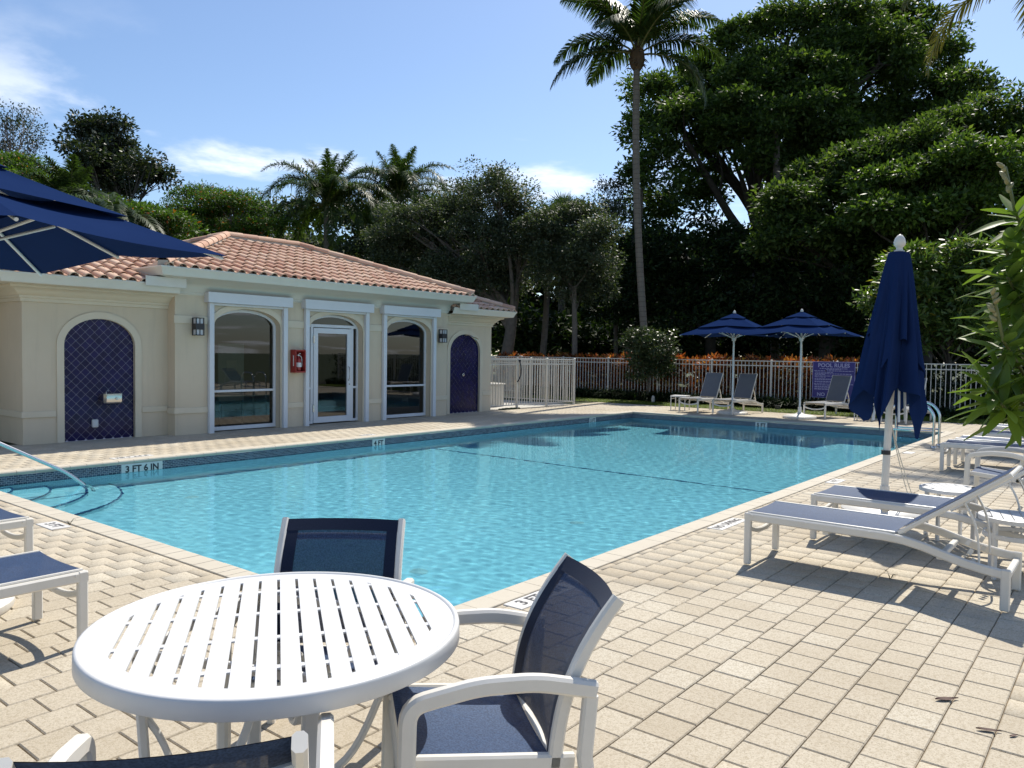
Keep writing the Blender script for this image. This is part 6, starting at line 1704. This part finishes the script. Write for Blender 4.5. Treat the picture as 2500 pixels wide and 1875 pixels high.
palm('queen_palm', 'feather palm right of two rising above the roof ridge', (27.0, 28.8, -.03), (27.16, 29.0, 9.2), .17, crown_ring(4.2, 2), 'leaf_palm', .68, 150, 53, .60, .30, .034, 1.2, False, QP, True, .42)
palm('queen_palm', 'bright green feather palm above the left umbrella', (10.95, 28.0, -.03), (11.35, 27.95, 6.1), .15, crown_ring(2.7, 3), 'leaf_palm', .58, 140, 54, .5, .35, .034, 1.2, False, QP, True, .42)
palm('queen_palm', 'drooping feather palm between left umbrella and dark tree', (11.6, 25.7, -.03), (11.64, 25.82, 5.7), .14, ring(24, -10, 70, 2.8, 80, 4, 1.1), 'leaf_palm', .65, 120, 55, .6, .3, .035, 1.2, False, QP)
palm('queen_palm', 'feather palm at the left edge behind the umbrella', (9.6, 28.2, -.03), (9.76, 28.2, 5.6), .14, ring(24, -5, 75, 2.8, 75, 5, .2), 'leaf_palm', .65, 120, 56, .6, .3, .035, 1.2, False, QP)
# fronds of a palm that stands outside the picture, hanging into the upper right corner
palm('overhanging_palm', 'tan palm fronds hanging into the upper right corner', (24.3, -.2, -.03), (23.5, 1.4, 11.5), .2,
     [(LAT + PI + .1, 22, 5.4, 66), (LAT + PI - .75, 12, 4.6, 70), (LAT + PI - .05, 50, 5.2, 70), (LAT + .3, 30, 3.2, 70), (LAT - 1.2, 30, 3.2, 70), (LAT + 1.4, 20, 3.0, 70), (LAT - .5, 60, 3.0, 60), (LAT + 2.0, 60, 3.0, 60)],
     'leaf_palm_dry', 1.15, 70, 57, .8, .1, .055)
# fan palm
def fan_palm(name, label, base, top, seed):
    r = np.random.default_rng(seed); base, top = Vector(base), Vector(top); t = thing(name, label, 'palm', base, 0); tp = np.array(top - base)
    MB().tube([(0, 0, -.2), tuple(tp * .5), tuple(tp)], .18, 12, (.2, .3, .9)).build('trunk', MATS['palm_bark'], t, 60)
    Pv, Dv, Nv = [], [], []
    for i in range(30):
        a, e = i * 2.4, RAD(r.uniform(-20, 85)); c = tp + np.array([math.cos(a) * math.cos(e), math.sin(a) * math.cos(e), math.sin(e)]) * r.uniform(.8, 1.2)
        o = unit(c - tp); s = unit(np.cross(o, [0, 0, 1.0])); u = np.cross(s, o)
        for b in np.linspace(-1.9, 1.9, 22):
            d = o * math.cos(b) + s * math.sin(b) * 1.0 + np.array([0, 0, -.18]); Pv.append(c); Dv.append(d); Nv.append(u)
    n = len(Pv)
    leaf_object('crown', np.array(Pv), np.array(Dv), np.array(Nv), r.uniform(.6, .9, n), np.full(n, .07), 'leaf_palm', t)
fan_palm('fan_palm', 'fan palm top rising behind the grey-green oaks', (33.7, 23.6, -.03), (33.87, 23.81, 8.3), 61)
# paddle leaves above the left end of the ridge
t = thing('paddle_plant', 'paddle-shaped leaves poking up behind the left roof hip', 'plant', (12.3, 22.4, -.03))
for i, (dx, dy, z, ln, lean) in enumerate(((-.75, .85, 3.7, .9, -.5), (-.2, .2, 3.9, .8, .6), (.55, -.6, 3.8, 1.2, .25), (.1, .3, 3.2, 1.0, -.2))):
    G = []
    for j in range(11):
        u = j / 10; w = .20 * math.sin(PI * min(1, u * .9 + .06)) ** .7
        G.append([(dx + lean * u * u * .6 * .62 + k * w * .62, dy - lean * u * u * .6 * .78 - k * w * .78, z + ln * u - .1 * u * u + .08 * abs(k)) for k in (-1, 0, 1)])
    lf = MB().grid(G).build('paddle_leaf', MATS['leaf_bright'], t, 60)
    MB().tube([(0, 0, 0), (dx * .6, dy * .6, z * .6), (dx, dy, z)], .03, 6, (.3, .2, .9)).build('stalk', MATS['rachis'], lf)

# ---- hedge, border, lawn
r = np.random.default_rng(71)
n = 1150; C = np.stack([25.55 + r.uniform(-.33, .33, n), r.uniform(6.2, 21, n), 1.47 * r.random(n) ** .75], 1)
P, D, N, l, w = clump_leaves(C, np.full(n, .20), 26, .17, .062, r, .9, .75)
P2 = P.copy(); D[:, 2] += .5
tag(leaf_object('croton_hedge', P2, D, N, l, w, 'leaf_croton', None, .12), 'orange and red croton hedge behind the long picket fence', 'hedge', None, 'stuff')
n = 460; C = np.stack([25.7 + r.uniform(-.4, .4, n), r.uniform(-4, 6.6, n), r.uniform(.1, 1.25, n)], 1)  # shaded stretch of the hedge: its shade is put into a dark leaf colour
P, D, N, l, w = clump_leaves(C, np.full(n, .24), 26, .15, .06, r, .9, .7)
tag(leaf_object('shade_toned_hedge', P, D, N, l, w, 'leaf_dark', None), 'dark green hedge behind the right end of the fence', 'hedge', None, 'stuff')
# a few tall croton sprigs above the top rail
def strap_mass(name, label, X0, X1, Y0, Y1, clumps, blades, L, W, m, seed, cat):
    r = np.random.default_rng(seed); k = clumps * blades
    c = np.repeat(np.stack([r.uniform(X0, X1, clumps), r.uniform(Y0, Y1, clumps), np.zeros(clumps)], 1), blades, 0)
    a = r.uniform(0, 2 * PI, k); e = r.uniform(.5, 1.35, k); l = L * r.uniform(.6, 1.15, k)
    d = np.stack([np.cos(a) * np.cos(e), np.sin(a) * np.cos(e), np.sin(e)], 1); s = np.stack([-np.sin(a), np.cos(a), 0 * a], 1)
    p0 = c + r.normal(size=(k, 3)) * np.array([.05, .05, 0]); p1 = p0 + d * l[:, None] * .55; d2 = unit(d + np.array([0, 0, -.9]))
    p2 = p1 + d2 * l[:, None] * .45; w = W * r.uniform(.7, 1.2, k)[:, None]
    V = np.stack([p0 - s * w * .4, p0 + s * w * .4, p1 + s * w * .5, p1 - s * w * .5, p2 + s * w * .05, p2 - s * w * .05], 1).reshape(-1, 3)
    b = np.arange(k)[:, None] * 6; Q = np.concatenate([b + np.array([[0, 1, 2, 3]]), b + np.array([[3, 2, 4, 5]])])
    o = put(name, mesh_np(name, V, Q), MATS[m]); return tag(o, label, cat, None, 'stuff')
strap_mass('border_plants', 'dark strappy border plants at the foot of the fence', 24.25, 24.85, 5.0, 19, 330, 34, .62, .03, 'leaf_strap', 81, 'plants')
strap_mass('border_plants', 'low dark plants at the right end of the fence foot', 24.1, 24.85, -3, 5.0, 170, 26, .50, .03, 'leaf_strap', 83, 'plants')
mb = MB(); mb.add([(22.66, -6, -.012), (24.35, -6, -.012), (24.35, 20, -.012), (22.66, 20, -.012)], [(0, 1, 2, 3)])
tag(mb.build('lawn', MATS['ground_green'], None, 0), kind='structure')
strap_mass('grass', 'short lawn strip between the far deck and the border plants', 22.68, 24.35, -2, 18, 5200, 9, .085, .010, 'grass', 82, 'grass')

# ---- big leaved shrub close to the camera at the right edge
def big_leaf(L, W, bend, r):
    G = []
    for j in range(9):
        u = j / 8; w = W * .5 * (math.sin(PI * min(1, u * .94 + .03)) ** .8) * (1 - .25 * u) + .0008
        z = -bend * L * u * u
        G.append([(L * u, k * w, z + .22 * w * abs(k)) for k in (-1, -.5, 0, .5, 1)])
    return MB().grid(G).mesh('leaf', 60)
rl = random.Random(9); rn = np.random.default_rng(9)
LV = [big_leaf(.165, .040, b, rl) for b in (.02, .10, .22)] + [big_leaf(.15, .040, .12, rl)]
for me in LV: me.materials.append(MATS['leaf_near'])
t = thing('near_shrub', 'large-leaved green shrub leaning in close at the right edge', 'shrub', (4.05, .05, -.003))
O = Vector((4.05, .05, -.003))
nodes = [(3.56, .39, 2.17), (3.69, .37, 2.0), (3.42, .38, 1.82), (3.81, .37, 1.75), (3.29, .38, 1.67), (3.59, .32, 1.58), (3.43, .35, 1.51), (3.21, .37, 1.45), (3.57, .32, 1.45), (3.84, .35, 2.17), (3.48, .30, 1.87), (3.75, .15, 1.9), (3.7, .1, 1.6), (3.95, .0, 2.2), (3.85, -.1, 1.8), (4.0, .2, 1.5), (4.1, -.1, 1.4), (3.51, .42, 2.04), (3.41, .39, 1.91), (3.37, .41, 1.58), (3.26, .40, 1.50), (3.40, .30, 2.0), (3.38, .27, 1.45), (3.42, .22, 1.7), (3.78, .42, 1.95), (3.62, .43, 1.76)]
stems = MB()
for i, nd_ in enumerate(nodes):
    p = Vector(nd_) - O
    pts = bez((rl.uniform(-.05, .05), rl.uniform(-.05, .05), 0), (.1, -.05, p.z * .4), (p.x * .4, p.y * .4, p.z * .75), p, 10)
    stems.tube(pts, .011, 6, (.3, .2, .9), False, [1.3 - .8 * k / 10 for k in range(11)])
    ax = (Vector(pts[-1]) - Vector(pts[-3])).normalized()
    for k in range(18):
        a = k * 2.39996 + rl.uniform(-.3, .3); lay = k / 18
        s1 = ax.orthogonal().normalized(); s2 = ax.cross(s1)
        d = (s1 * math.cos(a) + s2 * math.sin(a)) * (1.0 - .35 * lay) + ax * (-.25 + .85 * lay) + Vector((0, 0, .05))
        d.normalize()
        o = link(bpy.data.objects.new('leaf', LV[rl.choice((0, 0, 1, 1, 2, 3))]), t)
        sd = Vector((0, 0, 1)).cross(d); sd = sd.normalized() if sd.length > .1 else Vector((0, 1, 0))
        R = Matrix((d, sd, d.cross(sd))).transposed() @ Matrix.Rotation(rl.uniform(-.5, .5), 3, 'X')
        k_ = rl.uniform(.8, 1.2)
        o.matrix_local = Matrix.Translation(p - ax * .09 * (1 - lay)) @ R.to_4x4() @ Matrix.Scale(k_, 4)
stems.build('stems', MATS['rachis'], t, 60)
bud = MB().lathe([(0, 0), (.006, .004), (.009, .014), (.006, .028), (0, .036)], (0, 0, 0), 8).mesh('bud', 60); bud.materials.append(MATS['bud'])
for nd_ in (nodes[0], nodes[4]):
    p = Vector(nd_) - O
    st = MB().tube([p, p + Vector((-.02, .02, .10)), p + Vector((-.03, .035, .17))], .006, 6).build('flower_stalk', MATS['rachis'], t)
    for k in range(7):
        o = link(bpy.data.objects.new('bud', bud), st)
        o.location = p + Vector((-.02 - .01 * k * .3, .02 + .01 * k * .3, .07 + .016 * k)); o.rotation_euler = (rl.uniform(-.9, .9), rl.uniform(-.9, .9), 0)
# weeds in the joints
def tuft(loc, label, seed):
    rr = random.Random(seed); mb = MB()
    for k in range(7):
        a = rr.uniform(0, 6.28); l = rr.uniform(.03, .08)
        mb.tube([(0, 0, 0), (math.cos(a) * l * .4, math.sin(a) * l * .4, l * .7), (math.cos(a) * l, math.sin(a) * l, l * .8)], .0022, 4, (.3, .2, .9), False, [1, .8, .2])
    o = mb.build('weed', MATS['leaf_strap']); o.location = loc; tag(o, label, 'weed', 'weeds in the paving joints')
tuft((6.15, 1.36, -.004), 'weed growing in a joint in the nearest lounger shadow', 1)
tuft((3.02, 7.50, -.004), 'weed growing beside the left deck depth marker', 2)
